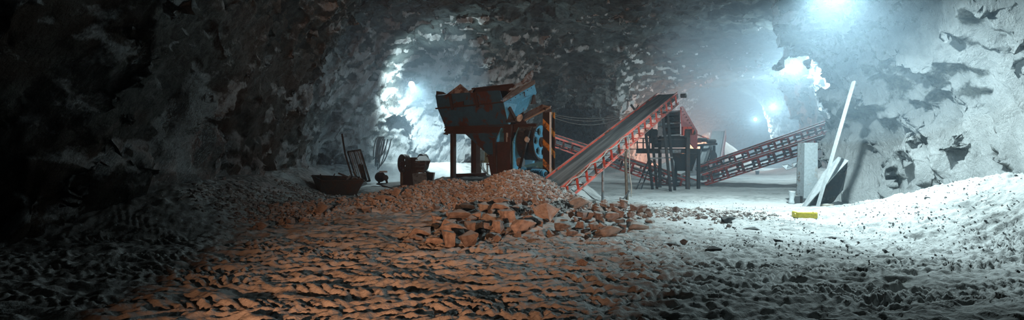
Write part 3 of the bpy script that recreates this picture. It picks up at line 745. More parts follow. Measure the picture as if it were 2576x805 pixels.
# drive motor and scraper at the head
k = MB(); p = K1+cl*.55-cu*.1; k.lathe(p, cl, [(0, 0), (0, .09), (.22, .09), (.24, 0)], 16); k.build('head_motor', M_DKSTEEL, cv, smooth=True)
k = MB(); p = K1*.8+K0*.2-cl*.5+cu*.1; k.beam(W(1587, 263, p.y), W(1603, 285, p.y), .07, .07); k.tube([W(1597, 277, p.y), p], .02, 6); k.build('belt_switch', M_BLACK, cv)
# pale hose running along the near rail and down the pole
pts = []
for i in range(26):
    f = i/25; q = (K0-(K1-K0)*.03).lerp(K1, f*.44)+cl*(.47+.02*math.sin(i*1.9))+cu*(.02+.035*math.sin(i*.9)); pts.append(q)
pb = W(1577, 503, 16.4)
pts += [pb.lerp(pts[-1], .95)+cl*.05, Vector((pb.x+.08, pb.y, 1.6)), Vector((pb.x+.09, pb.y, .9)), Vector((pb.x+.14, pb.y-.05, .45)), Vector((pb.x+.12, pb.y-.1, .12))]
k = MB(); k.tube(pts, .017, 6); hs = k.build('cable_run', M_PALECABLE, None, smooth=True); tag(hs, 'pale twisted cable along the near rail of the long conveyor down to its pole', 'cable')
# poles
def on_chord(px, side=.5*1.36*s_):
    best = None
    for i in range(400):
        q = K0.lerp(K1, i/399)+cl*side-cu*.42
        e = abs(CX+FPX*q.x/q.y-px)
        if best is None or e < best[0]: best = (e, q)
    return best[1]
q = on_chord(1516, 0); k = MB(); g_ = gz(q.x, q.y); k.tube([(q.x, q.y, g_-.1), (q.x+.01, q.y, 1), q], .045, 12)
tag(k.build('support_pole', M_STEEL, None, smooth=True), 'straight grey steel pole propping the long conveyor, thinner and left of the timber one', 'pole')
q = on_chord(1575); g_ = gz(q.x, q.y); k = MB(); k.tube([(q.x+.03, q.y, g_-.1), (q.x+.01, q.y, .6), (q.x-.02, q.y, 1.3), q+Vector((0, 0, .02))], [.055, .05, .045, .04], 10)
tag(k.build('support_pole', M_OLDWOOD, None, smooth=True), 'weathered timber pole propping the long conveyor with a cable down its side', 'pole')
k = MB(); pts = [W(1582, 480, 16.2), W(1576, 492, 16.1), W(1568, 500, 15.9), W(1560, 499, 15.7)]; k.tube(pts, .03, 6); tag(k.build('cable_end', M_BLACK, None, smooth=True), 'thick black cable end curling at the foot of the timber pole', 'cable')
# slanted legs of the conveyor trestle
for a_, b_, ya, yb in (((1679, 284), (1698, 468), 20.0, 20.6), ((1667.5, 292), (1687, 478), 19.6, 19.9), ((1624, 330), (1642, 470), 19.4, 20.9), ((1638, 318), (1653, 461), 20.3, 21.4)):
    e = W(*b_, yb); e.z = gz(e.x, e.y)-.05; k = MB(); k.channel(e, W(*a_, ya), .09, .09, .012, (0, 1, 0)); k.build('leg', M_BLACK, cv)
k = MB(); k.beam(W(1630, 399, 20.3), W(1692, 396, 20.3), .08, .06); k.build('leg_crossbar', M_STEEL, cv)
k = MB(); k.beam(W(1630, 399, 20.4), W(1684, 440, 20.3), .05, .05); k.build('leg_brace', M_BLACK, cv)

conveyor('red_conveyor', 'low red conveyor descending leftwards-high behind the long dark belt to the screen tower', None, W(1378, 338, 29.5), W(1742, 457, 23.0), .8, .5, 14, M_BELT, M_RED, rollers=10, drum=True, strut_w=.10)
conveyor('red_conveyor', 'upper red conveyor with dark belt climbing from the screen tower to the right wall', None, W(1758, 420, 25.2), W(2090, 306, 24.6), .8, .46, 10, M_BELT, M_RED, rollers=10, strut_w=.11, w_ch=.075)
conveyor('red_conveyor', 'lower red conveyor frame under and in front of the upper one', None, W(1762, 441, 24.0), W(2078, 340, 23.4), .7, .46, 8, M_PALEBELT, M_RED, rollers=8, strut_w=.13, w_ch=.075)
ct, dd, ll, uu_, LL = conveyor('small_conveyor', 'small pale dusty conveyor with red side against the gravel stockpile', None, W(1793, 402, 31), W(1808, 330, 36.5), .95, .45, 14, M_PALEBELT, M_REDPALE, rollers=4, w_ch=.12, drum=False)
for f in (.55, .8):
    q = W(1793, 402, 31).lerp(W(1808, 330, 36.5), f)+ll*.4; k = MB(); k.beam((q.x, q.y, gz(q.x, q.y)-.05), q-uu_*.4, .1, .1); k.build('leg', M_BLACK, ct)
conveyor('dark_conveyor', 'narrow dark steep conveyor close behind the red screen plate', None, W(1764, 412, 25.5), W(1781, 362, 28.5), .4, .3, 8, M_PALEBELT, M_BLACK, rollers=6, drum=False)

# ================================================================== screen tower
Yt = 21.3
tw = thing('screening_machine', W(1700, 470, Yt), 'black screening machine with red slanted side plate and platform on legs', 'screening machine')
def bp(name, pts, y, t, mat, d=(0, 1, 0), lab=None):
    k = MB(); k.plate([W(a, b_, y+(c[0] if c else 0)) for a, b_, *c in pts], t, d); o = k.build(name, mat, tw)
    if lab: o['label'] = lab
    return o
bp('side_plate', [(1711, 269), (1716, 267.5, .2), (1752, 330, 1.2), (1752, 373, 1.2), (1745, 374, 1.0), (1716, 337, .1), (1712, 300)], Yt-.1, .04, M_REDPALE, (1, -.3, 0), 'dusty red triangular side plate')
k = MB()
for f in range(9):
    a = W(1713+f*4.3, 274+f*6.9, Yt+f*.13-.15); k.lathe(a, (1, -.4, 0), [(0, 0), (0, .02), (.03, .02), (.03, 0)], 6)
k.build('rivet_row', M_BLACK, tw)
bp('cheek_plate', [(1655, 302), (1667, 290), (1667, 345), (1655, 345)], Yt+.4, .04, M_STEEL)
bp('rear_wall', [(1665, 281), (1711, 278), (1711, 346), (1665, 346)], Yt+1.1, .05, M_DKSTEEL)
for y_, m_, dd_ in ((281, M_STEEL, .1), (311, M_STEEL, .2), (341, M_STEEL, -.1)):
    k = MB(); k.beam(W(1664, y_+1, Yt+dd_), W(1712, y_-2, Yt+dd_), .06, .06); k.build('deck_bar', m_, tw)
for y_ in (292, 303, 322, 332):
    k = MB(); k.plate([W(1666, y_, Yt+.3), W(1711, y_-2, Yt+.3), W(1711, y_+1, Yt+1.1), W(1666, y_+3, Yt+1.1)], .02, Z); k.build('screen_deck', M_BLACK, tw)
for a_, b_ in (((1672, 284), (1692, 308)), ((1684, 283), (1704, 308)), ((1676, 313), (1690, 338)), ((1692, 312), (1708, 338))):
    k = MB(); k.beam(W(*a_, Yt+.8), W(*b_, Yt+.8), .03, .04); k.build('deck_brace', M_DKSTEEL, tw)
k = MB(); k.box(W(1687, 357, Yt+.6), 1.15, 1.1, .5); k.build('drive_box', M_BLACK, tw, bevel=.02)
k = MB(); k.beam(W(1655, 351, Yt), W(1722, 351, Yt), .05, .05); k.build('box_flange', M_DKSTEEL, tw)
# platform
pz = W(0, 386, Yt).z
k = MB(); k.channel(W(1601, 380, Yt-.1), W(1762, 380, Yt-.1), .1, .2, .015); k.build('platform_beam', M_BLACK, tw)
k = MB(); k.channel(W(1604, 379, Yt+1.3), W(1755, 379, Yt+1.3), .1, .2, .015); k.build('platform_beam', M_BLACK, tw)
k = MB(); a = W(1601, 376, Yt-.1); b_ = W(1762, 376, Yt-.1); k.plate([a, b_, b_+Vector((0, 1.4, 0)), a+Vector((0, 1.4, 0))], .03, Z); k.build('platform_deck', M_DKSTEEL, tw)
k = MB(); k.plate([W(1660, 376.5, Yt-.22), W(1714, 376.5, Yt-.22), W(1712, 384, Yt-.22), W(1662, 385, Yt-.22)], .03, (0, 1, 0)); k.build('dusty_panel', M_STEEL, tw)
# collecting bin under the platform
k = MB(); T = [W(1689, 386, Yt-.05), W(1756, 386, Yt-.05), W(1752, 386, Yt+1.2), W(1692, 386, Yt+1.2)]; Bq = [W(1704, 430, Yt+.2), W(1741, 430, Yt+.2), W(1739, 430, Yt+.8), W(1706, 430, Yt+.8)]
frustum(k, T, Bq); k.build('collecting_bin', M_BLACK, tw)
for a_, w_, y0_, dy, m_ in ((1730, .15, 325, -.2, M_DKSTEEL), (1757, .12, 376, .1, M_BLACK), (1660, .12, 350, .9, M_BLACK), (1700, .1, 386, 1.2, M_BLACK)):
    p = W(a_, y0_, Yt+dy); k = MB(); k.ibeam((p.x, p.y, gz(p.x, p.y)-.05), p, w_, w_, .02, (0, 1, 0)); k.build('leg', m_, tw)
# railing
for a_, dy in ((1603, 0), (1618, 0), (1634, 0), (1603, 1.2), (1634, 1.2)):
    k = MB(); k.beam(W(a_, 376, Yt+dy), W(a_, 347, Yt+dy), .045, .045, (0, 1, 0)); k.build('rail_post', M_BLACK, tw)
for y_ in (348, 359):
    k = MB(); k.beam(W(1603, y_, Yt), W(1655, y_, Yt), .04, .04); k.build('hand_rail', M_BLACK, tw)
    k = MB(); k.beam(W(1603, y_, Yt), W(1603, y_, Yt)+Vector((0, 1.2, 0)), .04, .04); k.build('hand_rail', M_BLACK, tw)
# motor drum at the left and vibrator housing on the right
k = MB(); k.lathe(W(1630, 334, Yt+.5), (1, .1, 0), [(0, 0), (0, .14), (.05, .17), (.38, .17), (.42, .1), (.42, 0)], 20); k.build('drive_motor', M_BLACK, tw, smooth=True)
k = MB(); k.box(W(1643, 350, Yt+.5), .3, .3, .36); k.build('motor_stand', M_BLACK, tw)
k = MB(); k.box(W(1727, 322, Yt-.2), .36, .25, .10); k.box(W(1718, 332, Yt-.2), .07, .2, .3); k.box(W(1741, 332, Yt-.1), .09, .25, .26); k.build('red_bracket', M_RED, tw)
k = MB(); k.lathe(W(1741, 333, Yt-.1), (.9, -.5, 0), [(0, 0), (0, .1), (.12, .1), (.14, .05), (.14, 0)], 18); k.build('bearing', M_DKSTEEL, tw, smooth=True)
k = MB(); k.lathe(W(1728, 328, Yt-.2), Z, [(0, 0), (0, .12), (-.3, .12), (-.3, 0)], 16); k.build('spring_pot', M_DKSTEEL, tw, smooth=True)
# mess under the bin
for i in range(5):
    k = MB(); a = W(1712+i*6, 432+rn.uniform(-3, 8), Yt+.1+i*.1); k.plate([a, a+Vector((.16, .1, .06)), a+Vector((.22, .2, -.05)), a+Vector((.05, .15, -.08))], .02, Z); k.build('spill_plate', M_GALV, tw)
# ladder leaning on the platform
ld = thing('ladder', W(1606, 470, 21.0), 'short black ladder leaning below the screen platform', 'ladder')
La, Lb, Lc, Ld = W(1601, 471, 20.7), W(1632, 402, 21.2), W(1613, 468, 20.8), W(1640, 404, 21.3)
for a_, b_ in ((La, Lb), (Lc, Ld)):
    a_ = Vector((a_.x, a_.y, gz(a_.x, a_.y))); k = MB(); k.beam(a_, b_, .045, .045, (0, 1, 0)); k.build('stile', M_BLACK, ld)
for f in (.12, .3, .48, .66, .84):
    k = MB(); k.beam(La.lerp(Lb, f), Lc.lerp(Ld, f), .035, .035); k.build('rung', M_STEEL, ld)

# machinery beyond the tower
cc_ = thing('cone_crusher', W(1780, 410, 28), 'dark round crusher with grey disc between screen tower and pale conveyor', 'crusher')
k = MB(); k.lathe(W(1782, 393, 28), (-.2, -1, 0), [(0, 0), (0, .30), (.05, .36), (.55, .36), (.6, .2), (.6, 0)], 28); k.build('drum_body', M_DKSTEEL, cc_, smooth=True)
k = MB(); k.beam(W(1751, 366, 27.5), W(1800, 362, 27.5), .5, .12); k.build('table', M_DKSTEEL, cc_)
k = MB(); k.beam(W(1752, 338, 27.2), W(1788, 352, 27.6), .06, .06); k.beam(W(1752, 356, 27.2), W(1764, 356, 27.2), .1, .14); k.build('red_arm', M_RED, cc_)
for a_ in ((1768, 352), (1790, 355)):
    k = MB(); k.lathe(W(*a_, 27.4), (1, 0, 0), [(-.25, 0), (-.25, .12), (.2, .12), (.25, .05), (.25, 0)], 16); k.build('motor', M_DKSTEEL, cc_, smooth=True)
k = MB(); p = W(1782, 405, 28.3); k.box((p.x, p.y, gz(p.x, p.y)+.3), .9, .9, .7); k.build('plinth', M_DKSTEEL, cc_)
k = MB(); k.beam(W(1765, 366, 27.5), (W(1765, 366, 27.5).x, 27.5, .1), .12, .12, (0, 1, 0)); k.beam(W(1796, 366, 27.5), (W(1796, 366, 27.5).x, 27.5, .1), .12, .12, (0, 1, 0)); k.build('table_leg', M_BLACK, cc_)
# stockpiles behind
def heap(name, cx, cy, r, h, mat, label, seed):
    V = []; F = []; nr, na = 46, 120
    for i in range(nr+1):
        for j in range(na):
            a = 2*math.pi*j/na; V.append((r*i/nr*math.cos(a), r*i/nr*math.sin(a)))
    V = np.array(V); q = np.hypot(V[:, 0], V[:, 1])/r
    ang = np.arctan2(V[:, 1], V[:, 0])
    Zz = h*(1-np.sqrt(q*q+.012))*1.05+.10*fbm((V[:, 0]+cx)*1.2, (V[:, 1]+cy)*1.2, V[:, 0]*0+seed, 4)*(1-q)+.12*perlin(np.cos(ang)*4, np.sin(ang)*4, ang*0+seed)*q*(1-q)*4
    Zz = Zz-.15*q
    P = np.stack([V[:, 0]+cx, V[:, 1]+cy, Zz], -1)
    F = [(i*na+j, i*na+(j+1) % na, (i+1)*na+(j+1) % na, (i+1)*na+j) for i in range(nr) for j in range(na)]
    o = np_mesh(name, P, F, mat); return tag(o, label, 'heap')
heap('gravel_heap', 17.4, 44, 4.6, 3.35, M_ROCKPALE, 'tall pale stockpile of fine gravel behind the small pale conveyor', 3)
heap('gravel_heap', 13.0, 36, 3.6, 1.5, M_ROCKPALE, 'lower gravel stockpile seen through the legs of the screen tower', 8)
# ================================================================== things along the left wall
def hull_mesh(pts, mat, name):
    import bmesh
    bm = bmesh.new()
    for p in pts: bm.verts.new(p)
    bmesh.ops.convex_hull(bm, input=bm.verts); me = bpy.data.meshes.new(name); bm.to_mesh(me); bm.free(); me.materials.append(mat); return me
# steel trough
Yt2 = 18.4
tr = thing('steel_trough', W(850, 487, Yt2), 'dark rusty steel trough full of scrap below the leaning frame', 'trough')
rim = [W(808, 456, 17.9), W(914, 455, 17.9), W(903, 447.5, 19.3), W(785, 443, 19.3)]
bot = [W(806, 489, 18.0), W(895, 491, 18.0), W(888, 478, 19.2), W(800, 478, 19.2)]
for i, nm in enumerate(('front_wall', 'end_wall', 'rear_wall', 'end_wall')):
    j = (i+1) % 4; k = MB(); nv = (rim[j]-rim[i]).cross(bot[i]-rim[i]).normalized(); k.plate([rim[i], rim[j], bot[j], bot[i]], .02, -nv); k.build(nm, M_DKSTEEL, tr)
k = MB(); k.plate([b_+Z*.02 for b_ in bot], .02, Z); k.build('bottom', M_DKSTEEL, tr)
k = MB()
for i in range(4): k.angle(rim[i], rim[(i+1) % 4], .05, .015, (0, 0, 1))
k.tube(rim+[rim[0]], .022, 8); k.build('rolled_rim', M_DKSTEEL, tr)
for i, (a, b_, y, lb) in enumerate((((850, 434), (887, 452), 18.8, 'dark bar lying crosswise in the steel trough'), ((870, 455), (883, 443), 18.4, 'short pale bar standing in the right of the trough'), ((835, 448), (843, 437), 18.7, 'thin dark stub poking from the middle of the trough'), ((803, 448), (806, 438), 18.9, 'thin dark stub poking from the left end of the trough'))):
    k = MB(); k.angle(W(*a, y)-Z*.05, W(*b_, y+.1), .06 if i < 2 else .03, .01); tag(k.build('scrap_bar', M_STEEL if i == 1 else M_DKSTEEL), lb, 'metal bar')
def lump(seed, n=16, sq=(1, 1, 1), name='stone', mat=M_ROCK, sub=2, rough=.09):
    import bmesh
    r = random.Random(seed); bm = bmesh.new()
    if n < 0:                          # blocky stone: a knocked-about box
        for a in (-1, 1):
            for b_ in (-1, 1):
                for c_ in (-1, 1):
                    q = Vector((a*r.uniform(.42, 1.1), b_*r.uniform(.42, 1.1), c_*r.uniform(.5, 1.1))); bm.verts.new(q)
                    if r.random() < .5: bm.verts.new(q*1.08+Vector((r.uniform(-.3, .3), r.uniform(-.3, .3), r.uniform(-.3, .3))))
    for i in range(n):
        v = Vector((r.gauss(0, 1), r.gauss(0, 1), r.gauss(0, 1))).normalized(); v = Vector((v.x*sq[0], v.y*sq[1], v.z*sq[2]))*r.uniform(.8, 1.05); bm.verts.new(v)
    bmesh.ops.convex_hull(bm, input=bm.verts)
    bmesh.ops.delete(bm, geom=[v for v in bm.verts if not v.link_faces], context='VERTS')
    bmesh.ops.bevel(bm, geom=bm.edges[:], offset=.035, segments=1, affect='EDGES')
    bmesh.ops.triangulate(bm, faces=bm.faces)
    for _ in range(sub):
        bmesh.ops.subdivide_edges(bm, edges=bm.edges[:], cuts=1, use_grid_fill=True)
    bmesh.ops.triangulate(bm, faces=bm.faces); bm.normal_update()
    if rough:
        P = np.array([v.co[:] for v in bm.verts]); N = np.array([v.normal[:] for v in bm.verts])
        d = fbm(P[:, 0]*1.6+seed, P[:, 1]*1.6, P[:, 2]*1.6, 4, .55, True)*rough*.6+fbm(P[:, 0]*5, P[:, 1]*5+seed, P[:, 2]*5, 2)*rough*.3
        P = P+N*(d-rough*.5)[:, None]
        for v, p in zip(bm.verts, P): v.co = p
    # unit size: extents -1..1
    xs = [max(abs(v.co[i]) for v in bm.verts) for i in range(3)]
    for v in bm.verts: v.co = [v.co[i]/xs[i] for i in range(3)]
    me = bpy.data.meshes.new(name); bm.to_mesh(me); bm.free(); me.materials.append(mat)
    me.polygons.foreach_set('use_smooth', [True]*len(me.polygons)); me.set_sharp_from_angle(angle=math.radians(22))
    return me
for (px, py, y, s, lb) in ((893, 450, 18.5, .10, 'round grey lump in the right corner of the trough'), (905, 451, 18.4, .07, 'smaller grey lump at the very end of the trough')):
    o = bpy.data.objects.new('scrap_lump', lump(px, mat=M_STEEL)); COL.objects.link(o); o.location = W(px, py, y); o.scale = (s*1.3, s, s); tag(o, lb, 'lump')
# leaning rod
k = MB(); k.angle(W(884, 447, 19.6), W(866, 388, 20.4), .07, .015, (1, 0, 0)); k.angle(W(866, 388, 20.4), W(858, 337, 21.0), .07, .015, (1, 0, 0)); tag(k.build('angle_iron', M_DKSTEEL), 'long bent dark angle iron leaning on the wall behind the trough', 'metal bar')
# slatted frame
fr = thing('slatted_frame', W(914, 456, 20.), 'grey steel frame with upright slats leaning on the rock wall', 'frame')
c0, c1, c2, c3 = W(875, 382, 21.2), W(907, 377, 21.2), W(931, 455, 20.), W(899, 459, 20.)
nn_ = (c1-c0).cross(c3-c0).normalized()
for a, b_ in ((c0, c1), (c1, c2), (c2, c3), (c3, c0)):
    k = MB(); k.channel(a, b_, .05, .05, .01, nn_); k.build('frame_rail', M_DKSTEEL, fr)
for i, f in enumerate((.14, .3, .46, .6, .76, .9)):
    a = c0.lerp(c1, f); b_ = c3.lerp(c2, f); e = 1 if i < 4 else 1
    k = MB(); k.channel(a, a.lerp(b_, e), .055 if i % 2 == 0 else .035, .03, .01, nn_); k.build('slat', M_GALV if i != 2 else M_STEEL, fr)
for i, (a, b_) in enumerate((((889, 431), (902, 452)), ((905, 413), (915, 452)), ((911, 415), (921, 453)))):
    k = MB(); k.beam(W(*a, 20.2), W(*b_, 19.7), .09, .02, (0, 1, 0)); tag(k.build('steel_strip', M_GALV if i == 0 else M_DKSTEEL), ['pale bent strip propped at the lower left of the slatted frame', 'narrow dark strip leaning on the slatted frame', 'dark strip leaning rightmost on the slatted frame'][i], 'metal strip')
k = MB(); k.plate([W(906, 462, 19.4), W(921, 457, 19.8), W(924, 464, 19.3), W(908, 471, 19.0)], .02, Z); tag(k.build('sheet_scrap', M_GALV), 'pale sheet offcut on the ground at the foot of the slatted frame', 'metal sheet')
# hoses hung on the wall
rn = random.Random(9)
for i in range(7):
    xs = 940+i*3.2; top = W(952+i*2.6, 343+abs(i-3)*1.5, 24.6-.03*i); pts = []
    xl = 939+i*2.5+rn.uniform(-3, 3); xr = 962+i*3+rn.uniform(-3, 5); lowy = 425+rn.uniform(-25, 20)
    for f in range(15):
        t_ = f/14; a = math.pi*t_
        if t_ < .5: x = 952+i*2.6+(xl-952-i*2.6)*math.sin(a)**.6; y = 343+(lowy-343)*(t_*2)**1.2
        else: x = xl+(xr-xl)*(t_-.5)*2; y = lowy+(350-lowy)*((t_-.5)*2)**1.3+6*math.sin(a*3)
        pts.append(W(x, y, 24.5-.04*i+.05*math.sin(f)))
    k = MB(); k.tube(pts, .028, 6); tag(k.build('hanging_hose', M_HOSE, None, smooth=True), 'bluish hose looped over a peg on the lit rock wall', 'hose', 'hoses hanging in a bundle on the rock wall')
# old engine block
en = thing('old_engine', W(963, 460, 22.5), 'rusty round engine block with pale cover left of the flywheel machine', 'engine')
ec = W(963, 445, 22.5)
k = MB(); k.lathe(ec-Vector((.12, 0, 0)), (.5, -1, .1), [(-.25, 0), (-.25, .2), (0, .24), (.12, .22), (.14, .12), (.2, .12), (.2, 0)], 20); k.build('engine_body', M_RUST, en, smooth=True)
k = MB(); k.lathe(ec+Vector((.14, -.1, -.03)), (.3, -1, 0), [(-.1, 0), (-.1, .13), (.1, .13), (.13, .06), (.13, 0)], 16); k.build('side_housing', M_DKSTEEL, en, smooth=True)
k = MB(); k.box(ec+Vector((.02, 0, .24)), .34, .3, .08, .3); k.build('top_cover', M_GALV, en)
k = MB(); k.tube([ec+Vector((-.15, 0, -.15)), ec+Vector((-.18, 0, -.3))], .05, 8); k.tube([ec+Vector((.15, 0, -.1)), ec+Vector((.2, 0, -.3))], .05, 8); k.build('engine_foot', M_RUST, en)
k = MB(); a = W(946, 462, 22.3); k.plate([W(947, 461, 22.5), W(1008, 457, 22.9), W(1034, 462, 22.0), W(1020, 467, 21.5), W(985, 472, 20.9)], .05, -Z); k.v = [(v[0], v[1], v[2]) for v in k.v]; tag(k.build('ground_plate', M_RUST), 'rusty steel plate on the ground between engine and flywheel machine', 'metal plate')
# small old jaw crusher
sc = thing('small_crusher', W(1035, 468, 22), 'small old rusty crusher with holed flywheel against the lit rock wall', 'crusher')
AX2 = Vector((-.78, -.62, 0)).normalized(); R2 = .42
wc = W(1012, 412, 21.9)
holed_wheel(wc, AX2, R2, 6, R2*.45, R2*.75, R2*.28, M_RUST, M_DKSTEEL, M_RUST, sc, .22, .3)
wc2 = wc-AX2*1.05+Z*.04+Vector((.0, .25, 0)); holed_wheel(wc2, -AX2, R2*.95, 6, R2*.45, R2*.72, R2*.28, M_STEEL, M_DKSTEEL, M_RUST, sc, .2, .1)
k = MB(); k.tube([wc, wc2], .06, 12); k.build('shaft', M_DKSTEEL, sc, smooth=True)
bx = wc-AX2*.45; fr2 = Vector((.62, -.78, 0))
k = MB(); k.plate([W(1030, 396, 21.8), W(1045, 396, 21.8), W(1047, 420, 21.7), W(1040, 469, 21.5), W(1008, 467, 21.7), W(1012, 434, 21.8), W(1030, 420, 21.8)], .5, (.1, 1, 0)); k.build('body', M_RUST, sc, bevel=.02)
k = MB(); k.beam(W(1011, 467, 21.6), W(1011, 434, 21.6), .12, .12, (0, 1, 0)); k.build('pillar', M_OLDWOOD, sc)
k = MB(); k.box(W(1058, 412, 21.5), .46, .5, .14); k.box(W(1057, 427, 21.5), .40, .45, .24); k.build('jaw_box', M_RUST, sc)
k = MB(); k.beam(W(1045, 418.5, 21.2), W(1071, 418.5, 21.2), .05, .03); k.beam(W(1044, 412, 21.2), W(1073, 410, 21.2), .05, .04); k.build('flange', M_DKSTEEL, sc)
k = MB(); k.plate([W(1044, 406, 21.3), W(1082, 406, 21.3), W(1083, 405, 21.9), W(1072, 394, 22.1), W(1055, 394, 22.1)], .03, Z); k.plate([W(1072, 407, 21.3), W(1083, 406, 21.3), W(1078, 417, 21.4), W(1072, 414, 21.4)], .03, (0, 1, 0)); k.plate([W(1055, 394, 22.0), W(1072, 394, 22.0), W(1081, 406, 21.9), W(1060, 406, 21.9)], .03, (0, 1, 0)); k.build('feed_mouth', M_DKSTEEL, sc)
k = MB(); k.tube([W(1046, 405, 21.5), W(1049, 400, 21.5), W(1053, 404, 21.5), W(1055, 409, 21.5)], .03, 6); k.build('spring', M_GALV, sc)
k = MB(); k.box(W(1057, 430, 21.24), .28, .02, .12); k.build('name_plate', M_DKSTEEL, sc)
k = MB(); k.plate([W(1037, 437, 20.9), W(1072, 434, 20.9), W(1076, 470, 20.4), W(1041, 475, 20.4)], .03, (0, 1, 0)); tag(k.build('leaning_plate', M_SLATE), 'slate blue square sheet leaning on the front of the small crusher', 'sheet')
bk_ = thing('dark_bucket', W(1082, 458, 21.4), 'black angular bucket just right of the slate blue sheet', 'bucket')
k = MB(); k.plate([W(1070, 429, 21.6), W(1078, 434, 21.5), W(1091, 435, 21.4), W(1088, 455, 21.3), W(1072, 462, 21.3)], .4, (0, 1, 0)); k.build('bucket_body', M_BLACK, bk_)
k = MB(); k.tube([W(1078, 434, 21.45), W(1091, 435, 21.35)], .02, 6); k.build('bucket_lip', M_DKSTEEL, bk_)
# switch box on a board
eb = thing('switch_box', W(1212, 390, 22.4), 'cream enamel switch box on an ochre board seen under the hopper', 'electrical box')
k = MB(); k.box(W(1212, 390, 22.3), .24, .18, .50); k.build('box_body', M_CREAM, eb, bevel=.01)
k = MB(); k.box(W(1211.5, 390, 22.19), .20, .012, .45); k.build('box_door', M_CREAM, eb)
k = MB(); k.box(W(1220, 391, 22.1), .02, .03, .05); k.build('latch', M_DKSTEEL, eb)
k = MB(); k.box(W(1220, 394, 22.45), .42, .03, .56); k.build('backing_board', M_OCHRE, eb)
p = W(1226, 400, 22.5); k = MB(); k.beam((p.x, p.y, gz(p.x, p.y)-.05), p+Z*.3, .07, .07, (0, 1, 0)); k.build('post', M_PALEWOOD, eb)
p = W(1209, 400, 22.5); k = MB(); k.beam((p.x, p.y, gz(p.x, p.y)-.05), p+Z*.3, .07, .07, (0, 1, 0)); k.build('post', M_OLDWOOD, eb)
for i, (m_, lb) in enumerate(((M_PALECABLE, 'pale cable sagging from the switch box to the right'), (M_CABLE, 'grey cable sagging beneath the switch box'), (M_PALECABLE, 'pale cable curling lowest under the switch box'))):
    pts = [W(1207+i*4, 404, 22.2), W(1208+i*4, 415+i*3, 22.1), W(1214+i*4, 428+i*2, 22.0), W(1224+i*3, 441-i, 21.9), W(1232+i*2, 447, 21.9)]
    k = MB(); k.tube(pts, .018, 6); tag(k.build('cable', m_, None, smooth=True), lb, 'cable')
# ================================================================== right hand side
cb = thing('steel_cabinet', W(2032, 505, 15.6), 'tall galvanised steel panel cabinet standing by the right rock wall', 'cabinet')
k = MB(); a = W(2041, 500, 15.5); k.box((a.x, a.y+.12, W(0, 429, 15.5).z), 35*15.5/FPX, .2, 140*15.5/FPX, -.05); k.build('front_panel', M_GALV, cb, bevel=.006)
k = MB(); k.plate([W(2007, 360, 15.3), W(2024, 361, 15.4), W(2022, 494, 15.4), W(2004, 492, 15.3)], .05, (.3, 1, 0)); k.build('side_flange', M_STEEL, cb)
k = MB()
for y_ in (365, 369, 480, 486): k.lathe(W(2015 if y_ < 400 else 2011, y_, 15.28), (0, -1, 0), [(0, 0), (0, .012), (.012, .01), (.012, 0)], 8)
k.build('rivet', M_DKSTEEL, cb)
for x_ in (2016, 2050):
    p = W(x_, 492, 15.55); k = MB(); k.beam((p.x, p.y, gz(p.x, p.y)-.03), p+Z*.1, .05, .05, (0, 1, 0)); k.build('foot', M_DKSTEEL, cb)
k = MB(); k.plate([W(2019, 530, 14.3), W(2015, 521, 14.7), W(2072, 432, 15.1), W(2109, 394, 15.0), W(2135, 404, 14.4), W(2078, 463, 14.3)], .025, (.35, .5, -.4)); tag(k.build('white_board', M_WHITE), 'wide white board leaning diagonally against the rock wall', 'board')
k = MB(); k.beam(W(2054, 530, 13.9), W(2148, 205, 14.3), .10, .05, (1, 0, 0)); tag(k.build('long_pole', M_WHITE), 'very long pale plank leaning up the right rock wall', 'pole')
k = MB(); k.box(W(2080, 521, 14.0), .28, .2, .17, .35); tag(k.build('block', M_PALEWOOD, None, bevel=.01), 'pale yellowish block under the leaning white board', 'block')
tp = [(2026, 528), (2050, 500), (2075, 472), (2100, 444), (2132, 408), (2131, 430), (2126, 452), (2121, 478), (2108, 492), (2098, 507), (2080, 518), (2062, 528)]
k = MB(); k.plate([W(a, b_, 15.0+.12*math.sin(i*2.1)) for i, (a, b_) in enumerate(tp)], .08, (0, 1, 0)); tag(k.build('shade_sheet', M_BLACK), 'dark wavy sheet added as the shade under the leaning white board', 'shade_sheet')  # dark sheet put in for the shadow beneath the board
# jerrycan lying on its side
jc = G(2024, 552); jr = thing('jerrycan', jc, 'yellow plastic jerrycan lying dusty on the pale ground', 'jerrycan')
sc_ = jc.y/FPX
k = MB(); k.box(jc+Z*.10, 52*sc_, .28, .19, -.08); o = k.build('can_body', M_YELLOW, jr, smooth=True, bevel=.045); o.modifiers['bevel'].segments = 4
for s in (.13,):
    k = MB(); k.box(jc+Z*.10+Vector((s, 0, 0)), .02, .283, .192, -.08); k.build('moulded_rib', M_YELLOW, jr, bevel=.005)
k = MB(); k.lathe(jc+Vector((-.25, -.06, .12)), (-1, 0, 0), [(0, .035), (.03, .035), (.03, .0)], 16); k.build('cap', M_YELLOW, jr, smooth=True)
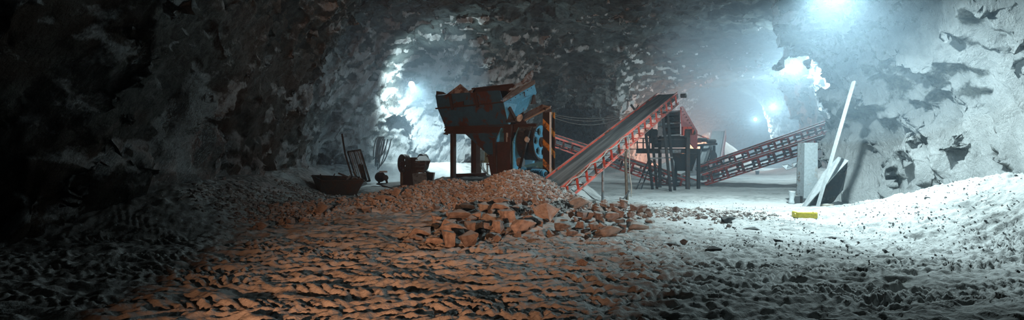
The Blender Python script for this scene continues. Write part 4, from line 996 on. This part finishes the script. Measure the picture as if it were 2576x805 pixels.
# sack
sk = G(1990, 513); k = MB(); n = 14; prof = [(0, .0), (0, .075), (.04, .085), (.15, .075), (.28, .08), (.36, .10), (.40, .115), (.39, .105), (.3, .07), (.1, .06)]
for i, (z_, r_) in enumerate(prof): pass
k.lathe(sk+Z*.0, (.12, 0, 1), prof, 18); k.v = [(v[0]+.015*math.sin(v[2]*30+v[1]*20), v[1]+.012*math.sin(v[0]*60+v[2]*11), v[2]) for v in k.v]
tag(k.build('plastic_sack', M_CLOTH, None, smooth='all'), 'crumpled white plastic sack standing left of the galvanised cabinet', 'sack')
bq = G(1905, 439); bu = thing('small_bucket', bq, 'tiny black bucket alone on the far tunnel floor', 'bucket')
k = MB(); k.lathe(bq, Z, [(0, 0), (0, .10), (.24, .13), (.24, .11), (.03, .09), (.03, 0)], 16); k.build('bucket_body', M_BLACK, bu, smooth=True)
k = MB(); k.tube([bq+Vector((.13*math.cos(a/10*math.pi), 0, .24+.08*math.sin(a/10*math.pi))) for a in range(11)], .008, 5); k.build('bail', M_BLACK, bu)
for i, (a, lb) in enumerate((([(1966, 417), (1982, 414), (1996, 423), (1978, 428)], 'pale flat sheet lying on the tunnel floor beyond the conveyors'), ([(1992, 412), (2006, 408), (2007, 421), (1996, 422)], 'grey folded sheet beside the pale flat one past the conveyors'))):
    k = MB(); k.plate([W(x, y, 27-.1*j) for j, (x, y) in enumerate(a)], .03, Z); tag(k.build('sheet_scrap', M_GALV if i == 0 else M_STEEL), lb, 'metal sheet')
for (px, py, y, s, lb) in ((1307, 297, 16.2, .11, 'crumpled whitish plastic bundle wedged beside the slanted bracket of the hopper'), (1326, 351, 16.1, .09, 'torn pale plastic scrap hanging under the hopper beam near the flywheel')):
    o = bpy.data.objects.new('plastic_scrap', lump(px, n=22, mat=M_CLOTH, rough=.16)); COL.objects.link(o); o.location = W(px, py, y); o.scale = (s, s*.8, s*1.15); tag(o, lb, 'plastic')
# strung wires
def sag(a, b_, s, n=18): a = Vector(a); b_ = Vector(b_); return [a.lerp(b_, i/n)-Z*(s*4*(i/n)*(1-i/n)) for i in range(n+1)]
e_ = K0.lerp(K1, .75)-cl*.45
for i, (py, s, lb) in enumerate(((286, .22, 'topmost thin wire strung from the striped column to the conveyor'), (289, .3, 'middle thin wire strung from the striped column to the conveyor'), (293, .42, 'lowest sagging wire strung from the striped column to the conveyor'))):
    k = MB(); k.tube(sag(W(1385, py, 15.6), e_+Z*(.03*i), s), .009, 5); tag(k.build('strung_wire', M_CABLE, None, smooth=True), lb, 'wire')
# ================================================================== stones
PROTO = [lump(100+i, n=[-1, 11, -1, 12, -1, 9, 10, -1][i], sq=[(1, 1, 1), (1.2, 1, .7), (1, .9, .9), (1, 1, .8), (1.3, 1, .6), (1, 1.1, 1), (1.1, .9, .8), (1, 1, .75)][i], name='rock_shape', sub=2) for i in range(8)]
PD = []
for me in PROTO: m2 = me.copy(); m2.materials.clear(); m2.materials.append(M_ROCKDARK); PD.append(m2)
PP = []
for me in PROTO: m2 = me.copy(); m2.materials.clear(); m2.materials.append(M_ROCKPALE); PP.append(m2)
rr = random.Random(21)
B = [ # px, py (middle), width, height, look, label
 (1129,609,39,40,'r2','upright blocky orange boulder at the front left foot of the heap'), (1178,609,45,36,'r0','squat square boulder right beside the upright blocky one'),
 (1253,605,24,19,'r5','small pointed pinkish stone standing alone before the heap'), (1314,577,68,37,'r1','largest pale boulder low in the heap with a dark hollow underneath'),
 (1279,551,38,36,'r2','tall angular orange boulder just above the dark pebbles'), (1252,577,39,37,'r6','knobbly two-tone boulder with a pale right face in mid heap'),
 (1228,550,40,20,'p4','whitish wedge-shaped slab in the middle of the heap'), (1199,547,27,20,'r0','orange three-cornered stone left of the whitish wedge'),
 (1154,548,60,30,'r3','long sloping boulder with grey end at the left of the heap'), (1170,528,46,26,'d3','dark brown hump-shaped boulder at the upper left of the heap'),
 (1143,583,70,30,'r1','broad low boulder lying behind the upright blocky one'), (1126,568,42,26,'r4','leaning slab at the left edge of the boulders'),
 (1252,526,52,24,'r4','flat brown slab under the topmost long slab'), (1261,511,50,20,'r1','topmost long slab of the heap, dusted grey'),
 (1214,524,25,22,'p0','pale stone left of the two stacked slabs'), (1184,577,30,30,'r7','tilted narrow slab in the middle left, striped with shade'),
 (1203,578,28,28,'d7','dark tilted slab beside the striped one'), (1378,543,68,46,'r5','big peaked grey-brown boulder at the centre right of the heap'),
 (1456,516,56,32,'p1','big flat-faced pale block near the foot of the long conveyor'), (1477,545,34,24,'r0','sloping stone below the flat-faced pale block'),
 (1540,550,40,26,'r3','broad pale-topped stone in the middle of the right-hand rock cluster'), (1509,552,25,26,'r2','steep-sided stone left of the broad pale-topped one'),
 (1565,579,40,27,'r6','rounded brown boulder at the front of the right-hand cluster'), (1610,575,50,22,'p3','long low whitish boulder at the right end of the cluster'),
 (1536,588,60,30,'p1','long white-dusted boulder lying slantwise at the front of the cluster'), (1414,577,45,26,'r1','dull brown flat boulder below the big peaked one'),
 (1503,533,30,24,'r5','chunky stone high on the left of the right-hand cluster'), (1571,514,22,18,'r2','topmost stone of the right-hand rock cluster'),
 (1549,521,25,19,'r0','dark-faced stone beside the topmost of the right-hand cluster'), (1606,527,30,22,'r7','leaning slab on the upper right of the cluster'),
 (1588,562,22,21,'r3','rounded stone between the brown boulder and the whitish one'), (1567,561,24,17,'r6','small pale-capped stone just behind the rounded brown boulder'),
 (1481,593,17,15,'p0','small clean white stone at the front edge of the heap'), (1705,530,22,16,'r5','lone reddish pyramid-shaped stone on pale ground right of the cluster'),
 (1799,633,40,18,'d3','dark lumpy stone alone on the rutted floor right of centre'), (1725,613,22,16,'r5','small pointed grey stone upright on the rutted floor'),
 (1686,620,44,12,'d4','flat dark brown slab lying on the rutted floor'), (1583,612,16,12,'r0','small dark triangular stone in front of the right-hand cluster'),
 (1570,646,26,15,'r5','pointed stone half sunk in the rutted floor below the cluster'), (1605,653,14,13,'r2','little orange stone near the pointed half-sunk one'),
 (1467,667,28,22,'r5','peaked two-tone stone on the foreground ruts'), (1515,660,22,11,'r4','flat orange stone right of the peaked two-tone one'),
 (1835,556,38,17,'d1','long dark lump on the bright dusty ground'), (1848,577,11,8,'d2','tiny dark stone below the long dark lump'),
 (1262,637,20,14,'r2','small rust-coloured stone on the floor in front of the heap'), (1096,553,22,17,'p2','pale grey stone on the slope left of the boulders'),
 (1054,587,56,22,'r4','wide layered slab at the far left of the boulders'), (1046,603,34,18,'r1','thin slab overlapping the wide layered one'),
 (1092,612,46,24,'r3','low brown stone touching the upright blocky boulder'), (1022,612,32,14,'r4','leftmost flat slab half buried in the floor'),
 (1000,489,30,24,'r5','pink peaked boulder on the crest left of the machines'), (964,502,50,18,'r1','flat pinkish boulder beside the pink peaked one'),
 (813,532,50,28,'r5','large three-cornered boulder on the dim left slope'), (729,560,26,16,'r2','dim brown stone left of the large three-cornered boulder'),
 (657,574,36,22,'r5','dim flat-sided boulder near the foot of the left wall'), (1160,640,22,12,'r4','thin orange flake on the ruts below the squat boulder'),
 (1962,611,20,10,'d2','dark stone on the shaded floor right of the picture centre'), (1875,610,14,8,'d5','small dark pointed stone between two bigger dark ones'),
 (1885,580,44,10,'d4','low dark crust of stone on the bright ground'), (2258,592,22,10,'d2','dark stone at the foot of the right scree'), (2095,602,20,8,'d0','small dark stone below the yellow jerrycan'),
 (1341,590,52,9,'r4','reddish splinter slab lying under the largest pale boulder'), (1360,566,18,18,'r2','brown stone wedged right of the largest pale boulder'), (1295,530,20,20,'r0','orange stone above the dark pebbles in the heap'),
 (1232,598,30,16,'d1','shadowy stone in the gap behind the small pointed one'), (1440,590,30,18,'r3','grey stone at the front below the conveyor foot'), (1462,570,30,20,'r6','mixed brown stone in front of the sloping one'),
 (1495,575,26,22,'r0','upright stone left of the long white-dusted boulder'), (1590,545,24,18,'r1','flat stone under the leaning slab of the cluster'), (1550,535,24,18,'r3','stone filling the centre top of the right-hand cluster'),
]
for px, py, w_, h_, look, lb in B:
    g_ = G(px, py+h_*.42); s = g_.y/FPX
    lift = 0
    me = {'r': PROTO, 'd': PD, 'p': PP}[look[0]][int(look[1])]
    o = bpy.data.objects.new('boulder' if w_ > 34 else 'rock', me); COL.objects.link(o)
    dep = .5*(w_+h_)/2*s*1.15
    o.scale = (w_/2*s*1.12, dep, h_/2*s*1.18)
    o.location = (g_.x, g_.y+dep*.55, g_.z+h_/2*s*.95)
    o.rotation_euler = (rr.uniform(-.12, .12), rr.uniform(-.18, .18), rr.uniform(-.5, .5) if w_ < h_*1.8 else rr.uniform(-.15, .15))
    tag(o, lb, 'boulder' if w_ > 34 else 'rock')
# loose rocks, many alike
ZONES = [ # name, count, px range, py range, size range px, label, group, look
 (52, (1150, 1420), (440, 520), (7, 16), 'fist-sized stone in the gravel on the peak of the rubble heap', 'stones on the peak of the rubble heap', 'rrp'),
 (34, (930, 1180), (462, 530), (8, 17), 'reddish stone on the long crest left of the peak', 'stones on the left crest', 'rrp'),
 (24, (780, 960), (488, 545), (8, 17), 'rounded dim stone on the slope before the steel trough', 'stones before the steel trough', 'rr'),
 (44, (1480, 1640), (505, 590), (12, 24), 'reddish broken stone filling in the right-hand rock cluster', 'stones of the right-hand cluster', 'rrp'),
 (24, (1620, 1860), (535, 590), (6, 15), 'small stone in the low tail running right from the cluster', 'stones in the tail of the heap', 'rpd'),
 (62, (1090, 1480), (520, 610), (13, 28), 'middling stone wedged between the big boulders of the heap', 'stones between the big boulders', 'rrrd'),
 (18, (620, 860), (530, 620), (6, 16), 'dim stone scattered low on the left slope', 'stones on the dim left slope', 'r'),
 (16, (1880, 2520), (560, 660), (5, 14), 'dark stone strewn on the floor below the right scree', 'stones below the right scree', 'dd'),
 (10, (2250, 2560), (430, 560), (5, 14), 'dusty stone lying on the right scree slope', 'stones on the right scree', 'pd'),
 (10, (1150, 1700), (610, 700), (5, 12), 'small stone strewn over the rutted foreground floor', 'stones on the rutted floor', 'r'),
]
for n, (x0, x1), (y0, y1), (s0_, s1_), lb, gp, look in ZONES:
    i = 0; tries = 0
    while i < n and tries < n*20:
        tries += 1
        px = rr.uniform(x0, x1); py = rr.uniform(y0, y1); g_ = G(px, py)
        if g_.y > 17: continue
        if 'cluster' in gp and g_.z < .06: continue
        w_ = s0_+(s1_-s0_)*rr.random()**1.8; s = g_.y/FPX*w_/2
        kind = rr.choice(look); me = {'r': PROTO, 'd': PD, 'p': PP}[kind][rr.randrange(8)]
        o = bpy.data.objects.new('loose_rock' if 'cluster' not in gp else 'loose_rock', me); COL.objects.link(o)
        o.scale = (s*rr.uniform(.9, 1.35), s*rr.uniform(.8, 1.2), s*rr.uniform(.6, 1.0)); o.rotation_euler = (rr.uniform(-.5, .5), rr.uniform(-.5, .5), rr.uniform(0, 6.28))
        o.location = (g_.x, g_.y+s*.3, g_.z+s*.45+(rr.uniform(0, .12) if 'cluster' in gp or 'between' in gp else 0)); tag(o, lb, 'rock', gp); i += 1
# gravel, uncountable: one body of small stones
def gravel(name, n, regions, mat, label, seed, smin, smax):
    r = np.random.RandomState(seed); import bmesh
    shapes = []
    for q in range(6):
        rd = random.Random(seed*10+q); bm = bmesh.new()
        for i in range(9):
            v = Vector((rd.gauss(0, 1), rd.gauss(0, 1), rd.gauss(0, 1))).normalized(); bm.verts.new(v*rd.uniform(.85, 1.1))
        bmesh.ops.convex_hull(bm, input=bm.verts); bmesh.ops.delete(bm, geom=[v for v in bm.verts if not v.link_faces], context='VERTS'); bmesh.ops.triangulate(bm, faces=bm.faces)
        bm.verts.index_update(); shapes.append((np.array([v.co[:] for v in bm.verts]), np.array([[v.index for v in f.verts] for f in bm.faces]))); bm.free()
    VV = []; FF = []; base = 0
    tot = sum(w for *_, w in regions)
    for (cx_, cy_, rx, ry, w) in regions:
        m = int(n*w/tot); a = r.uniform(0, 6.283, m); q = np.sqrt(r.uniform(0, 1, m))*(r.uniform(.7, 1.1, m))
        X = cx_+rx*q*np.cos(a); Y = cy_+ry*q*np.sin(a); Zg = ground_base(X, Y)+ground_detail(X, Y)
        S = smin+(smax-smin)*r.uniform(0, 1, m)**3
        for i in range(m):
            P, F_ = shapes[r.randint(6)]; th = r.uniform(0, 6.28); c_, s_2 = math.cos(th), math.sin(th)
            sc3 = S[i]*np.array([r.uniform(.8, 1.4), r.uniform(.7, 1.1), r.uniform(.5, .9)]); Q = P*sc3; ti = r.uniform(-.5, .5); Q = np.stack([Q[:, 0]*c_-Q[:, 1]*s_2, Q[:, 0]*s_2+Q[:, 1]*c_, Q[:, 2]+Q[:, 0]*ti*.5], -1)
            VV.append(Q+np.array([X[i], Y[i], Zg[i]+S[i]*.25])); FF.append(F_+base); base += len(P)
    o = np_mesh(name, np.concatenate(VV), np.concatenate(FF), mat, smooth=False); return tag(o, label, 'gravel', None, 'stuff')
gravel('gravel', 17500, [(-6.0, 16.4, 1.7, 1.5, 1.6), (-5.6, 11.2, 1.6, 1.4, 1.0), (.3, 13.2, 2.4, 1.6, 5), (-2.4, 13.2, 2.4, 1.6, 4), (2.6, 11.9, 1.6, 1.1, 1.2), (4.3, 12.2, 2.2, 1.0, 1.6), (-5.2, 12.8, 2.2, 2.6, 2.6), (.2, 11.6, 1.6, .8, .8)], M_ROCK, 'small reddish stones and grit covering the rubble heap', 5, .012, .085)
gravel('dark_gravel', 500, [(.05, 10.9, .55, .5, 1)], M_ROCKDARK, 'dark pebbles spilled between the boulders', 6, .02, .06)
gravel('loose_grit', 5000, [(6.5, 9.5, 3.2, 3.0, 3), (9.2, 10.5, 1.8, 3.2, 2), (0, 8.2, 6, 1.4, 2), (5, 14, 3.5, 2.5, 1.2)], M_ROCKDARK, 'dark grit strewn over the trampled floor', 7, .006, .026)
COOL = (.76, .97, 1.0)
LAMPS = [ # px, py, Y, lamp watts, aim, label
  (1036, 212, 25.9, 5400, (-.3, -1, -.35), 'blazing floodlight on the rock wall above the small old flywheel machine'),
  (1999, 168, 27.5, 1900, (-.6, -1, -.3), 'largest and highest of the blazing floodlights along the tunnel'),
  (1945, 268, 43., 2000, (-.5, -1, -.2), 'middle of the three floodlights in the tunnel, glaring through haze'),
  (1900, 300, 56., 1500, (-.4, -1, -.2), 'farthest and lowest floodlight deep in the tunnel'),
  (2100, -60, 12.2, 4000, (-.5, -.8, -.5), 'floodlight high on the right wall at the top edge'),
]
AIM = {1036: (.3, .85, .05), 1999: (-.3, -.3, -.9), 1945: (-.5, -.3, -.4), 1900: (-.5, -.2, -.3), 2100: (.09, .22, -.9)}
LENS = mat_emit('lit lamp glass', (.9, .97, 1.), 60)
bpy.context.view_layer.update()
def rock_hit(px, py, lo=8.):
    dg = bpy.context.evaluated_depsgraph_get(); r = Vector(((px-CX)/FPX, 1, (HY-py)/FPX)); n = r.length; r.normalize(); o_ = CAMP.copy()
    for _ in range(60):
        ok, p, _n, _i, ob, _m = SC.ray_cast(dg, o_, r)
        if not ok: return None
        if ob.name.startswith(('wall', 'ceiling')) and p.y > lo: return p.y
        o_ = p+r*.02
for px, py, Y, w, aim, lb in LAMPS:
    hy = rock_hit(px, py) if py > 0 else None
    if hy: Y = hy-{1036: 1.8, 1999: 3.0, 1945: 2.5, 1900: 2.5}[px]; Y = min(Y, {1036: 28, 1999: 27.5, 1945: 42, 1900: 55}[px])
    print('LAMP', px, Y)
    c = W(px, py, Y); d = Vector(aim).normalized(); up = Vector((0, 0, 1)); s = d.cross(up).normalized(); u = s.cross(d)
    t = thing('floodlight', c, lb, 'floodlight', 'floodlights on the cave walls')
    b = MB(); b.lathe(c-d*.18, d, [(0, .0), (0, .09), (.05, .12), (.18, .17), (.20, .17)], 20); b.build('lamp_housing', M_DKSTEEL, t, smooth=True)
    b = MB(); b.lathe(c+d*.0, d, [(0, .155), (.02, .15), (.035, .0)], 20); b.build('lamp_glass', LENS, t, smooth=True)
    b = MB(); b.beam(c-s*.2-d*.08, c-s*.2-d*.08+u*-.0-d*.3, .036, .02); b.beam(c+s*.2-d*.08, c+s*.2-d*.38, .036, .02); b.beam(c-s*.2-d*.38, c+s*.2-d*.38, .036, .02); b.tube([c-s*.2-d*.08, c+s*.2-d*.08], .012, 6); b.build('bracket', M_DKSTEEL, t)
    if px == 2100: spot('flood_or_fill_beam', c+d*.06, c+d*.06+Vector(AIM[px]), w*1.6, COOL, 170, 1., .1)
    elif px == 1036: spot('flood_or_fill_beam', c+d*.10, c+d*.10+Vector(AIM[px]), w, COOL, 178, .5, .1)
    else: point('flood_or_fill_beam', c+d*.12, w, COOL, .1)
spot('flood_or_fill_beam', W(1036, 212, 25.5), W(1036, 212, 25.5)+Vector((.35, -.1, -1)), 1000, COOL, 120, 1., .1)  # second spot added at the wall floodlight to light the floor
# work lamp behind the photographer, warm; shines at the rubble
WARM = (1., .45, .23)
spot('warm_work_lamp', (-3.2, -3.5, 1.45), (-.35, 12.5, 4.1), 6000, WARM, 52, 1., .1)
# warm lamp low in the tunnel behind the stockpile
point('warm_tunnel_lamp', (15.3, 42.3, 1.5), 2600, (1., .34, .15), .2)
spot('flood_or_fill_beam', W(1999, 168, 26.5), (10.5, 41, 4.5), 5000, COOL, 60, .8, .1)  # extra spot added beside the highest floodlight to brighten the arch jamb
haze('haze', (-12, 7, -.5), (16, 40, 9.5), .0055, 'faint bluish dust haze hanging in the cavern')
haze('haze', (9, 24.6, -.5), (42, 78, 10), .021, 'bright bluish haze hanging in the far tunnel')
haze('haze', (-11, 20.4, -.8), (-1.0, 30, 9.8), .045, 'glowing haze added as the bloom of the floodlight on the rock wall')  # denser haze ball added to give this lamp its bloom
haze('haze', (3.5, 7.5, 1.8), (14, 19, 10.8), .024, 'glowing dust under the ceiling at the right')

w = bpy.data.worlds.new('cave air'); SC.world = w; w.use_nodes = True
w.node_tree.nodes['Background'].inputs[0].default_value = (.01, .036, .04, 1); w.node_tree.nodes['Background'].inputs[1].default_value = 0.0
cam = bpy.data.cameras.new('camera'); co = bpy.data.objects.new('camera', cam); COL.objects.link(co)
co.location = (0, 0, CAMZ); co.rotation_euler = (math.pi/2, 0, 0)
cam.sensor_width = 36; cam.lens = 36*FPX/2576; cam.shift_y = (HY-402.5)/2576; cam.clip_end = 300; cam.clip_start = .05
SC.camera = co
SC.view_settings.view_transform = 'Standard'; SC.view_settings.look = 'None'; SC.view_settings.exposure = 0; SC.view_settings.gamma = 1
SC.view_settings.use_curve_mapping = False
c = SC.cycles
c.max_bounces = 4; c.diffuse_bounces = 3; c.glossy_bounces = 2; c.volume_bounces = 1; c.transmission_bounces = 2
c.use_denoising = True
try: c.denoiser = 'OPENIMAGEDENOISE'
except Exception: pass
c.sample_clamp_indirect = 3.0
c.use_light_tree = True
c.volume_step_rate = 2; c.use_adaptive_sampling = True; c.adaptive_threshold = .05; c.adaptive_min_samples = 14
